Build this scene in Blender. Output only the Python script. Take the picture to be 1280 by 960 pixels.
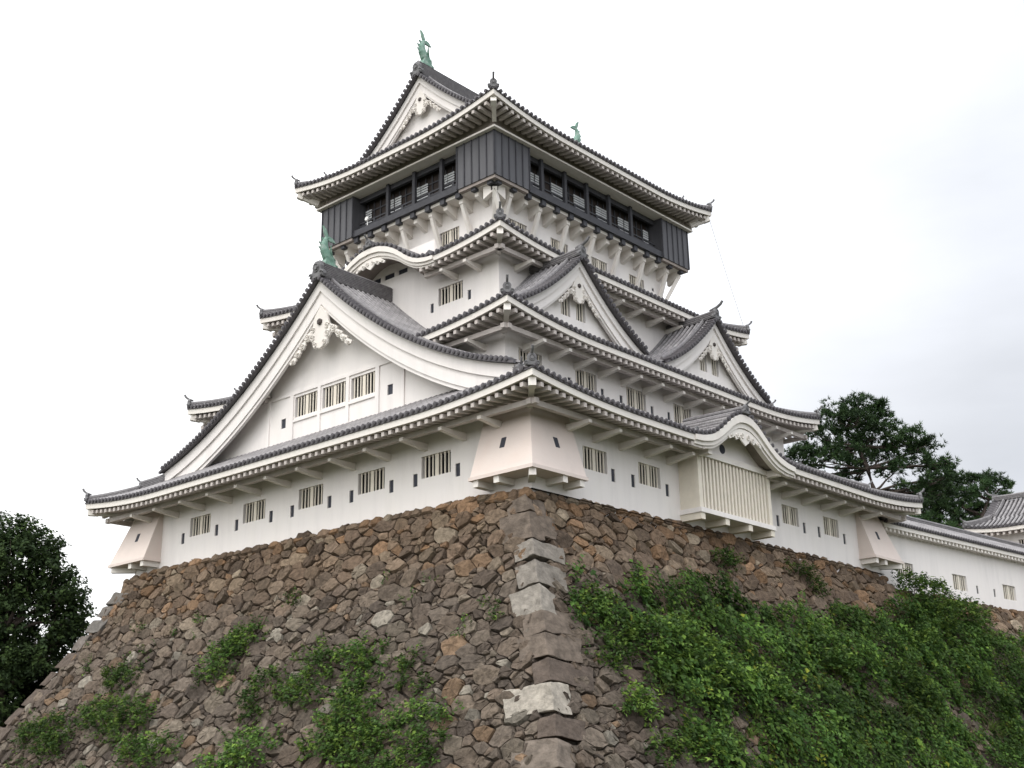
import bpy, bmesh, math, random
import numpy as np
from mathutils import Vector, Matrix, noise

for o in list(bpy.data.objects): bpy.data.objects.remove(o)
scene = bpy.context.scene
C = scene.collection
random.seed(7)
RNG = np.random.default_rng(7)
PI = math.pi

# ------------------------------------------------------------------ camera
cam_d = bpy.data.cameras.new('camera')
cam = bpy.data.objects.new('camera', cam_d); C.objects.link(cam)
CP = Vector((45.394, -50.834, -12.023))
YAW, PIT, ROL = math.radians(131.77), math.radians(18.18), math.radians(-1.08)
fw = Vector((math.cos(PIT)*math.cos(YAW), math.cos(PIT)*math.sin(YAW), math.sin(PIT)))
rt = Vector((math.sin(YAW), -math.cos(YAW), 0)); up = rt.cross(fw)
r2 = math.cos(ROL)*rt + math.sin(ROL)*up; u2 = -math.sin(ROL)*rt + math.cos(ROL)*up
cam.matrix_world = Matrix(((r2.x, u2.x, -fw.x, CP.x), (r2.y, u2.y, -fw.y, CP.y), (r2.z, u2.z, -fw.z, CP.z), (0, 0, 0, 1)))
cam_d.sensor_width = 36; cam_d.lens = 1575.65/1280*36
cam_d.clip_start = .1; cam_d.clip_end = 6000
scene.camera = cam

# ------------------------------------------------------------------ sky, sun, exposure
SUN_EL, SUN_DIR = math.radians(52), Vector((0.42, -1.0, 0)).normalized()   # SUN_DIR: horizontal direction towards the sun
w = bpy.data.worlds.new("World"); scene.world = w; w.use_nodes = True
nt = w.node_tree; nt.nodes.clear()
def wn(t, **k):
    n = nt.nodes.new(t)
    for a, b in k.items(): setattr(n, a, b)
    return n
out = wn('ShaderNodeOutputWorld'); bg = wn('ShaderNodeBackground'); bg.inputs['Strength'].default_value = 0.1
sky = wn('ShaderNodeTexSky', sky_type='NISHITA', sun_disc=False)
sky.sun_elevation = SUN_EL; sky.sun_rotation = math.atan2(SUN_DIR.x, SUN_DIR.y)
tc = wn('ShaderNodeTexCoord'); sep = wn('ShaderNodeSeparateXYZ')
nt.links.new(tc.outputs['Generated'], sep.inputs[0])
elev = wn('ShaderNodeMapRange'); elev.inputs[1].default_value = 0.0; elev.inputs[2].default_value = 1.0
elev.inputs[3].default_value = 9.4; elev.inputs[4].default_value = 21.5
nt.links.new(sep.outputs['Z'], elev.inputs[0])
mp = wn('ShaderNodeMapping'); mp.inputs['Scale'].default_value = (1.0, 1.0, 3.2)
nt.links.new(tc.outputs['Generated'], mp.inputs[0])
cl = wn('ShaderNodeTexNoise'); cl.inputs['Scale'].default_value = 2.2; cl.inputs['Detail'].default_value = 6; cl.inputs['Roughness'].default_value = .5
nt.links.new(mp.outputs[0], cl.inputs['Vector'])
clr = wn('ShaderNodeMapRange'); clr.inputs[1].default_value = .3; clr.inputs[2].default_value = .7
clr.inputs[3].default_value = .86; clr.inputs[4].default_value = 1.14
nt.links.new(cl.outputs[0], clr.inputs[0])
# brighter towards the west, a little darker and bluer in the north-east
az = wn('ShaderNodeVectorMath', operation='DOT_PRODUCT'); az.inputs[1].default_value = (-0.74, -0.67, 0)
nt.links.new(tc.outputs['Generated'], az.inputs[0])
azr = wn('ShaderNodeMapRange'); azr.inputs[1].default_value = -.35; azr.inputs[2].default_value = .15
azr.inputs[3].default_value = .71; azr.inputs[4].default_value = 1.22
nt.links.new(az.outputs['Value'], azr.inputs[0])
m1 = wn('ShaderNodeMath', operation='MULTIPLY'); m2 = wn('ShaderNodeMath', operation='MULTIPLY')
nt.links.new(elev.outputs[0], m1.inputs[0]); nt.links.new(clr.outputs[0], m1.inputs[1])
# the brightest part of the cloud deck lies behind the camera, round the hidden sun
bk = wn('ShaderNodeVectorMath', operation='DOT_PRODUCT'); bk.inputs[1].default_value = (0.72, -0.69, 0)
nt.links.new(tc.outputs['Generated'], bk.inputs[0])
bkr = wn('ShaderNodeMapRange'); bkr.inputs[1].default_value = -.3; bkr.inputs[2].default_value = .6
bkr.inputs[3].default_value = 1.0; bkr.inputs[4].default_value = 1.85
nt.links.new(bk.outputs['Value'], bkr.inputs[0])
m3 = wn('ShaderNodeMath', operation='MULTIPLY'); nt.links.new(azr.outputs[0], m3.inputs[0]); nt.links.new(bkr.outputs[0], m3.inputs[1])
nt.links.new(m1.outputs[0], m2.inputs[0]); nt.links.new(m3.outputs[0], m2.inputs[1])
tint = wn('ShaderNodeMix', data_type='RGBA'); tint.inputs[6].default_value = (.955, .985, 1.05, 1); tint.inputs[7].default_value = (1, 1, 1, 1)
azt = wn('ShaderNodeMapRange'); azt.inputs[1].default_value = -.4; azt.inputs[2].default_value = .2
nt.links.new(az.outputs['Value'], azt.inputs[0]); nt.links.new(azt.outputs[0], tint.inputs[0])
cc = wn('ShaderNodeVectorMath', operation='SCALE')
nt.links.new(tint.outputs[2], cc.inputs[0]); nt.links.new(m2.outputs[0], cc.inputs[3])
mx = wn('ShaderNodeMix', data_type='RGBA'); mx.inputs[0].default_value = .93
nt.links.new(sky.outputs[0], mx.inputs[6]); nt.links.new(cc.outputs[0], mx.inputs[7])
nt.links.new(mx.outputs[2], bg.inputs['Color']); nt.links.new(bg.outputs[0], out.inputs['Surface'])

sd = bpy.data.lights.new('sun', 'SUN'); sd.energy = 0.5; sd.angle = math.radians(14); sd.color = (1, .92, .82)
so = bpy.data.objects.new('sun', sd); C.objects.link(so)
dirv = -(SUN_DIR*math.cos(SUN_EL) + Vector((0, 0, math.sin(SUN_EL))))
so.rotation_euler = dirv.to_track_quat('-Z', 'Y').to_euler()

vs = scene.view_settings; vs.view_transform = 'Standard'; vs.look = 'None'; vs.exposure = 0.0; vs.gamma = 1; vs.use_curve_mapping = False
scene.render.engine = 'CYCLES'

# ------------------------------------------------------------------ helpers
class MB:
    """collects shapes and links them as ONE mesh object"""
    def __init__(s): s.v = []; s.f = []; s.mi = []; s.col = {}; s.row = {}
    def add(s, vs, fs, mi=0, col=None, row=None):
        b = len(s.v); s.v.extend([tuple(p) for p in vs])
        s.f.extend([tuple(b+i for i in f) for f in fs]); s.mi.extend([mi]*len(fs))
        if col is not None:
            for i in range(len(vs)): s.col[b+i] = col
        if row is not None:
            for i in range(len(vs)): s.row[b+i] = row[i]
    def hexa(s, p, mi=0, col=None):
        s.add(p, [(0, 1, 2, 3), (4, 7, 6, 5), (0, 4, 5, 1), (1, 5, 6, 2), (2, 6, 7, 3), (3, 7, 4, 0)], mi, col)
    def fbox(s, fr, u0, u1, o0, o1, z0, z1, mi=0):
        s.hexa([fr(u0, o0, z0), fr(u1, o0, z0), fr(u1, o1, z0), fr(u0, o1, z0), fr(u0, o0, z1), fr(u1, o0, z1), fr(u1, o1, z1), fr(u0, o1, z1)], mi)
    def loft(s, rings, closed=True, caps=True, mi=0, rows=None):
        n = len(rings[0]); fs = []; vs = [p for r in rings for p in r]
        for i in range(len(rings)-1):
            for j in range(n if closed else n-1):
                k = (j+1) % n
                fs.append((i*n+j, i*n+k, (i+1)*n+k, (i+1)*n+j))
        if caps and closed: fs.append(tuple(range(n))[::-1]); fs.append(tuple(range((len(rings)-1)*n, len(rings)*n)))
        rw = [rows[i] for i in range(len(rings)) for _ in range(n)] if rows else None
        s.add(vs, fs, mi, row=rw)
    def tube(s, path, r, n=8, mi=0, caps=True):
        path = [Vector(p) for p in path]; rings = []
        for i, p in enumerate(path):
            t = (path[min(i+1, len(path)-1)] - path[max(i-1, 0)]).normalized()
            a = t.cross(Vector((0, 0, 1)))
            if a.length < .05: a = t.cross(Vector((1, 0, 0)))
            a.normalize(); b = t.cross(a); rr = r[i] if isinstance(r, (list, tuple)) else r
            rings.append([p + a*(rr*math.cos(2*PI*j/n)) + b*(rr*math.sin(2*PI*j/n)) for j in range(n)])
        s.loft(rings, True, caps, mi)
    def beam(s, a, b, w, h, mi=0, w2=None, h2=None):
        a = Vector(a); b = Vector(b); t = (b-a).normalized()
        r = t.cross(Vector((0, 0, 1)))
        if r.length < .02: r = Vector((1, 0, 0))
        r.normalize(); q = r.cross(t); w2 = w2 or w; h2 = h2 or h
        R = lambda p, w_, h_: [p - r*w_/2 - q*h_/2, p + r*w_/2 - q*h_/2, p + r*w_/2 + q*h_/2, p - r*w_/2 + q*h_/2]
        s.loft([R(a, w, h), R(b, w2, h2)], mi=mi)
    def build(s, name, mats, parent=None, origin=None, smooth=False, recalc=True):
        org = Vector(origin) if origin is not None else Vector((0, 0, 0))
        if parent is not None:
            q = parent; org = Vector((0, 0, 0))
            while q is not None: org += q.location; q = q.parent
        me = bpy.data.meshes.new(name)
        me.from_pydata([(x-org.x, y-org.y, z-org.z) for x, y, z in s.v], [], s.f)
        mats = mats if isinstance(mats, (list, tuple)) else [mats]
        for m in mats: me.materials.append(m)
        if len(mats) > 1: me.polygons.foreach_set('material_index', s.mi)
        if s.col:
            at = me.color_attributes.new('Col', 'FLOAT_COLOR', 'POINT')
            arr = np.ones((len(s.v), 4), dtype=np.float32)*.5
            for i, c in s.col.items(): arr[i, :3] = c
            arr[:, 3] = 1; at.data.foreach_set('color', arr.ravel())
        if s.row:
            at = me.attributes.new('rowpos', 'FLOAT', 'POINT'); arr = np.zeros(len(s.v), dtype=np.float32)
            for i, c in s.row.items(): arr[i] = c
            at.data.foreach_set('value', arr)
        if recalc:
            bm = bmesh.new(); bm.from_mesh(me); bmesh.ops.recalc_face_normals(bm, faces=bm.faces); bm.to_mesh(me); bm.free()
        if smooth: me.polygons.foreach_set('use_smooth', [True]*len(me.polygons))
        me.update()
        o = bpy.data.objects.new(name, me); C.objects.link(o)
        if parent is not None: o.parent = parent
        else: o.location = org
        return o

def tag(o, label=None, cat=None, group=None, kind=None):
    if label: o['label'] = label
    if cat: o['category'] = cat
    if group: o['group'] = group
    if kind: o['kind'] = kind
    return o
def thing(name, loc, label, cat, group=None):
    o = bpy.data.objects.new(name, None); C.objects.link(o); o.location = loc
    o.empty_display_size = .5
    return tag(o, label, cat, group)

class Frame:
    """local (u along the face, o outwards, z up) of each side of a rectangular building"""
    def __init__(s, cx=0, cy=0, ang=0): s.c = (cx, cy, math.cos(ang), math.sin(ang))
    def w(s, x, y, z):
        cx, cy, c, n = s.c; return Vector((cx + c*x - n*y, cy + n*x + c*y, z))
    def S(s, u, o, z): return s.w(u, -o, z)
    def E(s, u, o, z): return s.w(o, u, z)
    def N(s, u, o, z): return s.w(-u, o, z)
    def W(s, u, o, z): return s.w(-o, -u, z)
K = Frame()

# ------------------------------------------------------------------ materials
def mat(name, base=(.5, .5, .5), rough=.8, var=.0, vscale=2.0, bump=0, bscale=20, metal=0, spec=.3, attr=None, coord='Object', col2=None, streak=False, row=False, trans=0, grime=0):
    m = bpy.data.materials.new(name); m.use_nodes = True; n = m.node_tree; b = n.nodes['Principled BSDF']
    b.inputs['Roughness'].default_value = rough; b.inputs['Metallic'].default_value = metal
    b.inputs['Specular IOR Level'].default_value = spec
    t = n.nodes.new('ShaderNodeTexCoord'); vec = t.outputs[coord]
    if streak:
        mp = n.nodes.new('ShaderNodeMapping'); mp.inputs['Scale'].default_value = (1, 1, .12); n.links.new(vec, mp.inputs[0]); vv = mp.outputs[0]
    else: vv = vec
    if attr:
        a = n.nodes.new('ShaderNodeAttribute'); a.attribute_name = attr; cur = a.outputs['Color']
    else:
        a = n.nodes.new('ShaderNodeRGB'); a.outputs[0].default_value = (*base, 1); cur = a.outputs[0]
    if var or col2:
        nz = n.nodes.new('ShaderNodeTexNoise'); nz.inputs['Scale'].default_value = vscale; nz.inputs['Detail'].default_value = 7; nz.inputs['Roughness'].default_value = .62
        n.links.new(vv, nz.inputs['Vector'])
        if col2:
            cr = n.nodes.new('ShaderNodeMapRange'); cr.inputs[1].default_value = .48; cr.inputs[2].default_value = .72; n.links.new(nz.outputs[0], cr.inputs[0])
            mx = n.nodes.new('ShaderNodeMix'); mx.data_type = 'RGBA'; n.links.new(cr.outputs[0], mx.inputs[0]); n.links.new(cur, mx.inputs[6]); mx.inputs[7].default_value = (*col2, 1); cur = mx.outputs[2]
        if var:
            cr = n.nodes.new('ShaderNodeMapRange'); cr.inputs[1].default_value = .3; cr.inputs[2].default_value = .7; cr.inputs[3].default_value = 1-var; cr.inputs[4].default_value = 1+var*.5
            n.links.new(nz.outputs[0], cr.inputs[0])
            sc = n.nodes.new('ShaderNodeVectorMath'); sc.operation = 'SCALE'; n.links.new(cur, sc.inputs[0]); n.links.new(cr.outputs[0], sc.inputs[3]); cur = sc.outputs[0]
    if grime:  # rain streaks and grey patches in the plaster
        g2 = n.nodes.new('ShaderNodeMapping'); g2.inputs['Scale'].default_value = (1.7, 1.7, .30); n.links.new(vec, g2.inputs[0])
        gn = n.nodes.new('ShaderNodeTexNoise'); gn.inputs['Scale'].default_value = 1.0; gn.inputs['Detail'].default_value = 8; gn.inputs['Roughness'].default_value = .7; n.links.new(g2.outputs[0], gn.inputs['Vector'])
        gr = n.nodes.new('ShaderNodeMapRange'); gr.inputs[1].default_value = .48; gr.inputs[2].default_value = .75; gr.inputs[3].default_value = 1; gr.inputs[4].default_value = 1-grime*1.6; n.links.new(gn.outputs[0], gr.inputs[0])
        sc = n.nodes.new('ShaderNodeVectorMath'); sc.operation = 'SCALE'; n.links.new(cur, sc.inputs[0]); n.links.new(gr.outputs[0], sc.inputs[3]); cur = sc.outputs[0]
    if row:    # joints of the tiles, one every 0.3 m down the row
        ra = n.nodes.new('ShaderNodeAttribute'); ra.attribute_name = 'rowpos'
        dv = n.nodes.new('ShaderNodeMath'); dv.operation = 'DIVIDE'; dv.inputs[1].default_value = .3; n.links.new(ra.outputs['Fac'], dv.inputs[0])
        fl = n.nodes.new('ShaderNodeMath'); fl.operation = 'FRACT'; n.links.new(dv.outputs[0], fl.inputs[0])
        mr = n.nodes.new('ShaderNodeMapRange'); mr.inputs[1].default_value = .0; mr.inputs[2].default_value = .16; mr.inputs[3].default_value = .55; mr.inputs[4].default_value = 1
        n.links.new(fl.outputs[0], mr.inputs[0])
        sc = n.nodes.new('ShaderNodeVectorMath'); sc.operation = 'SCALE'; n.links.new(cur, sc.inputs[0]); n.links.new(mr.outputs[0], sc.inputs[3]); cur = sc.outputs[0]
    n.links.new(cur, b.inputs['Base Color'])
    if bump:
        bz = n.nodes.new('ShaderNodeTexNoise'); bz.inputs['Scale'].default_value = bscale; bz.inputs['Detail'].default_value = 8; bz.inputs['Roughness'].default_value = .65
        n.links.new(vec, bz.inputs['Vector'])
        bp = n.nodes.new('ShaderNodeBump'); bp.inputs['Strength'].default_value = bump; bp.inputs['Distance'].default_value = .06
        n.links.new(bz.outputs[0], bp.inputs['Height']); n.links.new(bp.outputs[0], b.inputs['Normal'])
    if trans:
        tr = n.nodes.new('ShaderNodeBsdfTranslucent'); n.links.new(cur, tr.inputs[0])
        ms = n.nodes.new('ShaderNodeMixShader'); ms.inputs[0].default_value = trans
        n.links.new(b.outputs[0], ms.inputs[1]); n.links.new(tr.outputs[0], ms.inputs[2]); n.links.new(ms.outputs[0], n.nodes['Material Output'].inputs[0])
    return m

M = {}
M['plaster'] = mat('white_plaster', (.775, .735, .708), .92, var=.11, vscale=.7, bump=.08, bscale=9, streak=True, col2=(.70, .665, .63), grime=.045)
M['bay'] = mat('weathered_pink_plaster', (.66, .575, .525), .9, var=.09, vscale=.8, bump=.08, bscale=9, col2=(.60, .51, .46))
M['soffit'] = mat('shade_darkened_soffit', (.29, .25, .225), .9, var=.2, vscale=1.5, bump=.06, bscale=12)  # plaster darkened to grey-brown, the under-eave shade is painted into it
M['rafter'] = mat('shade_toned_rafter', (.50, .455, .425), .9, var=.15, vscale=2)  # white plaster toned down: eave shade on rafters and purlins is in the colour
M['trim'] = mat('eave_plaster', (.74, .695, .645), .85, var=.14, vscale=1.3, bump=.06, bscale=12, col2=(.64, .615, .57))
M['bars'] = mat('cream_plastered_bars', (.70, .645, .55), .85, var=.08, vscale=3)
M['tile'] = mat('grey_roof_tile', (.225, .212, .215), .5, var=.3, vscale=1.6, bump=.15, bscale=14, spec=.5, row=True, col2=(.30, .29, .285))
M['tile_pan'] = mat('shade_darkened_pan_tile', (.10, .094, .097), .6, var=.3, vscale=3, row=True)  # darker copy of the roof tile, paints the shade in channels between rows
M['tile_end'] = mat('dark_tile_end', (.085, .078, .084), .55, var=.3, vscale=4, spec=.4)
M['ridge'] = mat('stacked_ridge_tile', (.165, .155, .16), .55, var=.3, vscale=5, bump=.3, bscale=9, spec=.5, col2=(.19, .185, .18))
M['ornament'] = mat('ridge_end_clay', (.15, .147, .15), .6, var=.3, vscale=6, bump=.3, bscale=14)
M['black'] = mat('black_lacquered_board', (.066, .065, .072), .5, var=.3, vscale=2.2, bump=.05, bscale=20, spec=.5, streak=True)
M['black2'] = mat('black_timber', (.048, .048, .055), .6, var=.25, vscale=3, bump=.05, bscale=20)
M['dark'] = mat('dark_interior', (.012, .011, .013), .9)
M['slot'] = mat('slate_shutter', (.040, .042, .055), .7, var=.2, vscale=4)
M['brown'] = mat('brown_interior_board', (.030, .021, .017), .7, var=.4, vscale=3, streak=True)
M['blind'] = mat('pale_slatted_blind', (.60, .61, .62), .6)
M['lamp'] = mat('white_lamp_housing', (.75, .74, .72), .5)
M['copper'] = mat('verdigris_bronze', (.17, .30, .235), .6, var=.35, vscale=4, bump=.4, bscale=10, col2=(.27, .31, .28))
M['boss'] = mat('iron_boss', (.07, .055, .05), .6, var=.3, vscale=8)
M['stone'] = mat('rough_stone', rough=.9, attr='Col', var=.5, vscale=5, bump=1.0, bscale=11, col2=None, spec=.15)
M['lattice_back'] = mat('lattice_backing', (.34, .30, .24), .9)
M['gap'] = mat('shadowed_rubble', (.07, .058, .047), .95, var=.5, vscale=5, bump=1, bscale=7)
M['cut'] = mat('dressed_corner_stone', rough=.9, attr='Col', var=.45, vscale=3.0, bump=1.0, bscale=7, spec=.2)
M['leaf'] = mat('broad_leaves', rough=.7, attr='Col', spec=.12, trans=.3)
M['needle'] = mat('pine_needles', rough=.6, attr='Col', spec=.2, trans=.1)
M['bark'] = mat('bark', (.075, .058, .048), .95, var=.5, vscale=5, bump=1, bscale=10)
M['ground'] = mat('grass_ground', (.05, .058, .026), .95, var=.5, vscale=.6, bump=.6, bscale=3, col2=(.12, .10, .07))
M['gravel'] = mat('bailey_gravel', (.25, .23, .20), .95, var=.3, vscale=1.2, bump=.5, bscale=12)
M['cable'] = mat('grey_cable', (.2, .2, .2), .6)
# ------------------------------------------------------------------ roof building blocks
PITCH = .335
def smooth_table(xs, ys):
    g = np.linspace(0, xs[-1], 160); v = np.interp(g, xs, ys)
    k = np.exp(-np.linspace(-2, 2, 17)**2); k /= k.sum()
    vp = np.concatenate([v[16:0:-1], v, np.full(16, v[-1])]); vv = np.convolve(vp, k, 'same')[16:-16]
    return lambda d: float(np.interp(abs(d), g, vv)) if abs(d) < xs[-1] else 0.0

class Side:
    """one side of a skirt roof: eave line a_e x o_e, inner line a_i x o_i"""
    def __init__(s, fr, a_e, o_e, a_i, o_i, z_e, z_i, U, Lc, sag=.25, bump=None, bump_c=0, bump_w=0):
        s.fr, s.a_e, s.o_e, s.a_i, s.o_i, s.z_e, s.z_i, s.U, s.Lc, s.sag = fr, a_e, o_e, a_i, o_i, z_e, z_i, U, Lc, sag
        s.run = o_e-o_i; s.k = (a_e-a_i)/s.run; s.bump = bump; s.bc = bump_c; s.bw = bump_w
    def b(s, u): return s.bump(u-s.bc) if s.bump else 0
    def upt(s, w): return s.U*max(0, 1-max(w, 0)/s.Lc)**2
    def zs(s, u, d):
        t = d/s.run
        z = s.z_e + (s.z_i-s.z_e)*(t*(1-s.sag) + s.sag*t*t) + s.upt(s.a_e-abs(u)+d)
        if s.bump: z = max(z, s.z_e + s.b(u) + (.02*d if s.b(u) > .03 else 0))
        return z
    def zf(s, u): return s.z_e + s.upt(s.a_e-abs(u)) + s.b(u)
    def smax(s, u): return max(.02, min(s.run, (s.a_e-abs(u))/s.k))

def row_mesh(mb, pts, side, r=.092, mi=0, row=None):
    """half round tile row: pts along the row, side = unit vector across it"""
    rings = []
    for i, p in enumerate(pts):
        t = (pts[min(i+1, len(pts)-1)]-pts[max(i-1, 0)]).normalized(); n = side.cross(t)
        if n.z < 0: n = -n
        rings.append([p + side*(r*math.cos(a)) + n*(r*math.sin(a)) for a in (PI, .75*PI, .5*PI, .25*PI, 0)])
    mb.loft(rings, closed=False, caps=False, mi=mi, rows=row)
def disc(mb, c, axis, side, r=.105, l=.1, mi=1, n=9):
    upv = axis.cross(side).normalized()
    mb.loft([[c + side*(r*math.cos(2*PI*j/n)) + upv*(r*math.sin(2*PI*j/n)) + axis*q for j in range(n)] for q in (-l, 0)], mi=mi)
    mb.loft([[c + side*(r*.55*math.cos(2*PI*j/n)) + upv*(r*.55*math.sin(2*PI*j/n)) + axis*q for j in range(n)] for q in (0, .02)], mi=mi)

def tile_side(mb, sd, ranges, nseg=6):
    fr = sd.fr; H = .13
    side = (fr(1, 0, 0)-fr(0, 0, 0)); outv = (fr(0, 1, 0)-fr(0, 0, 0))
    for (u0, u1) in ranges:
        n = max(1, round((u1-u0)/PITCH)); p = (u1-u0)/n
        us = [u0+p*i for i in range(n+1)]; ns = nseg
        rings = []; rows = []
        for u in us:
            sm = sd.smax(u)
            ds = [-.03+(sm+.03)*j/ns for j in range(ns+1)]
            rings.append([fr(u, sd.o_e-d, sd.zs(u, max(d, 0))+H-.085) for d in ds])
            rows.append(ds)
        vs = [q for r in rings for q in r]; k = ns+1
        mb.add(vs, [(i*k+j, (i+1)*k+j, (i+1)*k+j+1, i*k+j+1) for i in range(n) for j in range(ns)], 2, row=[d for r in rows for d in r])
        # hanging lip of the pan tiles
        mb.loft([[fr(u, sd.o_e+.03, sd.zf(u)+H-.07), fr(u, sd.o_e+.03, sd.zf(u)+.005), fr(u, sd.o_e-.03, sd.zf(u)+.005), fr(u, sd.o_e-.03, sd.zf(u)+H-.071)] for u in us], mi=1)
        for i in range(n):
            u = (us[i]+us[i+1])/2; sm = sd.smax(u)
            if sm < .15: continue
            ds = [-.05+(sm+.05)*j/ns for j in range(ns+1)]
            pts = [fr(u, sd.o_e-d, sd.zs(u, max(d, 0))+H) for d in ds]
            # across direction follows the eave line (matters on the undulating gables)
            sl = (sd.zf(u+.1)-sd.zf(u-.1))/.2; sv = (side+Vector((0, 0, sl))).normalized()
            row_mesh(mb, pts, sv, row=ds)
            disc(mb, fr(u, sd.o_e+.09, sd.zf(u)+H+.0), outv, sv)

def fascia(mb, sd, u0, u1, h=.27, dpt=.22, inset=.02, zoff=0, n=None):
    n = n or max(6, int((u1-u0)/.45)); rings = []
    for i in range(n+1):
        u = u0+(u1-u0)*i/n; t = u/sd.a_e; z = sd.zf(u)+zoff
        R = lambda o, zz: sd.fr(t*(sd.a_e-(sd.o_e-o)), o, zz)
        o1 = sd.o_e-inset; o0 = o1-dpt
        rings.append([R(o1, z-.004), R(o1, z-h), R(o0, z-h), R(o0, z-.004)])
    mb.loft(rings)

def eaves(parent, sd, ranges, o_w, a_w, rise=.2, beam=True, brackets=(), skip=None, sp=.43, drop=.30, bdrop=.3):
    """plaster under an eave: fascia, soffit, rafters, purlin and bracket arms"""
    fr = sd.fr; rf = MB()
    def zso(u, o): return sd.z_e + sd.upt(sd.a_e-abs(u))*max(0, 1-(sd.o_e-o)/max(.1, sd.o_e-o_w+.6)) - drop + rise*(sd.o_e-.2-o)
    zro = lambda u, o: min(zso(u, o), sd.zf(u)-.275)
    for (u0, u1) in ranges:
        fb = MB(); fascia(fb, sd, u0, u1); e = fb.build('eave_board', M['trim'], parent)
        sf = MB(); n = max(4, int((u1-u0)/.6)); rows = []
        for i in range(n+1):
            u = u0+(u1-u0)*i/n; t = u/sd.a_e
            rr = []
            for j in range(4):
                o = sd.o_e-.2 + (o_w-.1-sd.o_e+.2)*j/3; ul = t*(sd.a_e-(sd.o_e-o))
                z = zso(u, o)+.02
                if skip and skip[0] < u < skip[1]: z = max(z, sd.zf(u)-.42)
                rr.append(fr(ul, o, z))
            rows.append(rr)
        vs = [q for r in rows for q in r]
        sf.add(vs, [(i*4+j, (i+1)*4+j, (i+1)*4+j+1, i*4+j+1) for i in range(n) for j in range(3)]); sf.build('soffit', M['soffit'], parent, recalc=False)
        m = int((u1-u0)/sp); p = (u1-u0)/m
        for i in range(m):
            u = u0+p*(i+.5)
            if skip and skip[0] < u < skip[1]: continue
            c = sd.a_e-abs(u)
            if c < .3: continue
            o_in = max(o_w-.05, sd.o_e-c)
            oo = sd.o_e-.09
            if oo-o_in < .2: continue
            rf.hexa([fr(u-.085, o_in, zso(u, o_in)-.18), fr(u+.085, o_in, zso(u, o_in)-.18), fr(u+.085, oo, zro(u, oo)-.18), fr(u-.085, oo, zro(u, oo)-.18),
                     fr(u-.085, o_in, zso(u, o_in)), fr(u+.085, o_in, zso(u, o_in)), fr(u+.085, oo, zro(u, oo)), fr(u-.085, oo, zro(u, oo))])
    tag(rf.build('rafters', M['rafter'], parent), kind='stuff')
    if beam:
        ob = o_w+(sd.o_e-o_w)*.52; zb = zso(0, ob)-.20
        for (u0, u1) in ranges:
            a0 = max(u0, -a_w-(ob-o_w)-.25); a1 = min(u1, a_w+(ob-o_w)+.25)
            segs = [(a0, a1)] if not skip else [(a0, skip[0]), (skip[1], a1)]
            for s0, s1 in segs:
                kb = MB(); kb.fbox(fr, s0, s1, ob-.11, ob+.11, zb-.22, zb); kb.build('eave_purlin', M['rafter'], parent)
        for u in brackets:
            b = MB(); o1 = ob+.38
            b.hexa([fr(u-.11, o_w-.05, zb-.55), fr(u+.11, o_w-.05, zb-.55), fr(u+.10, o1, zb-.36), fr(u-.10, o1, zb-.36),
                    fr(u-.11, o_w-.05, zb-.222), fr(u+.11, o_w-.05, zb-.222), fr(u+.10, o1, zb-.222), fr(u-.10, o1, zb-.222)])
            b.build('bracket_arm', M['trim'], parent)
    return e

def onigawara(parent, p, f, sc=1.0, name='ridge_end_tile', horn=True):
    """clay ridge end ornament standing at p and facing f"""
    f = Vector((f.x, f.y, 0)).normalized(); r = f.cross(Vector((0, 0, 1))); U = Vector((0, 0, 1)); p = Vector(p)
    P = lambda a, b, c: p + (r*a + U*b + f*c)*sc
    half = [(.40, -.10), (.46, .02), (.44, .14), (.36, .20), (.30, .16), (.27, .30), (.29, .44), (.22, .58), (.12, .66), (0, .68)]
    ol = half + [(-x, z) for x, z in half[-2::-1]]
    mb = MB()
    mb.loft([[P(x*.97, z, -.12) for x, z in ol], [P(x, z, -.08) for x, z in ol], [P(x, z, .06) for x, z in ol], [P(x*.9, z*.95+.01, .10) for x, z in ol]])
    for s in (-1, 1):   # curls at the feet
        mb.tube([P(s*(.36+.09*math.cos(a)), .05+.09*math.sin(a), .12) for a in np.linspace(0, 5, 9)], .032*sc, 6)
    mb.tube([P(.17*math.cos(a), .36+.19*math.sin(a), .11) for a in np.linspace(0, 2*PI, 13)], .03*sc, 6)
    mb.loft([[P(.10*math.cos(a), .35+.10*math.sin(a), q) for a in np.linspace(0, 2*PI, 9)[:-1]] for q in (.09, .16)])
    if horn:
        path = [P(0, .52, -.30), P(0, .62, .0), P(0, .72, .18), P(0, .86, .34), P(0, 1.02, .42)]
        mb.tube(path, [.075*sc, .08*sc, .08*sc, .085*sc, .095*sc], 9)
    return mb.build(name, M['ornament'], parent)

def ridge(mb, path, w=.30, h=.34, base=0.0):
    """stacked ridge of thin tile courses with a round cap"""
    path = [Vector(p) for p in path]
    rings = []
    for i, p in enumerate(path):
        t = path[min(i+1, len(path)-1)]-path[max(i-1, 0)]; t.z = 0; r = t.cross(Vector((0, 0, 1))).normalized()
        ring = [p - r*w/2 + Vector((0, 0, base))]; k = max(2, int(h/.085))
        Lr = []
        for j in range(k):
            z0 = base+h*j/k; z1 = base+h*(j+1)/k
            Lr += [(w/2*.86, z0+.0), (w/2*.86, z0+(z1-z0)*.55), (w/2, z0+(z1-z0)*.6), (w/2, z1)]
        Lr += [(w*.34, h+base+.0), (w*.30, h+base+.06), (w*.18, h+base+.11)]
        ring = [p - r*x + Vector((0, 0, z)) for x, z in Lr] + [p + Vector((0, 0, h+base+.125))] + [p + r*x + Vector((0, 0, z)) for x, z in Lr[::-1]]
        rings.append(ring)
    mb.loft(rings)

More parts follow.
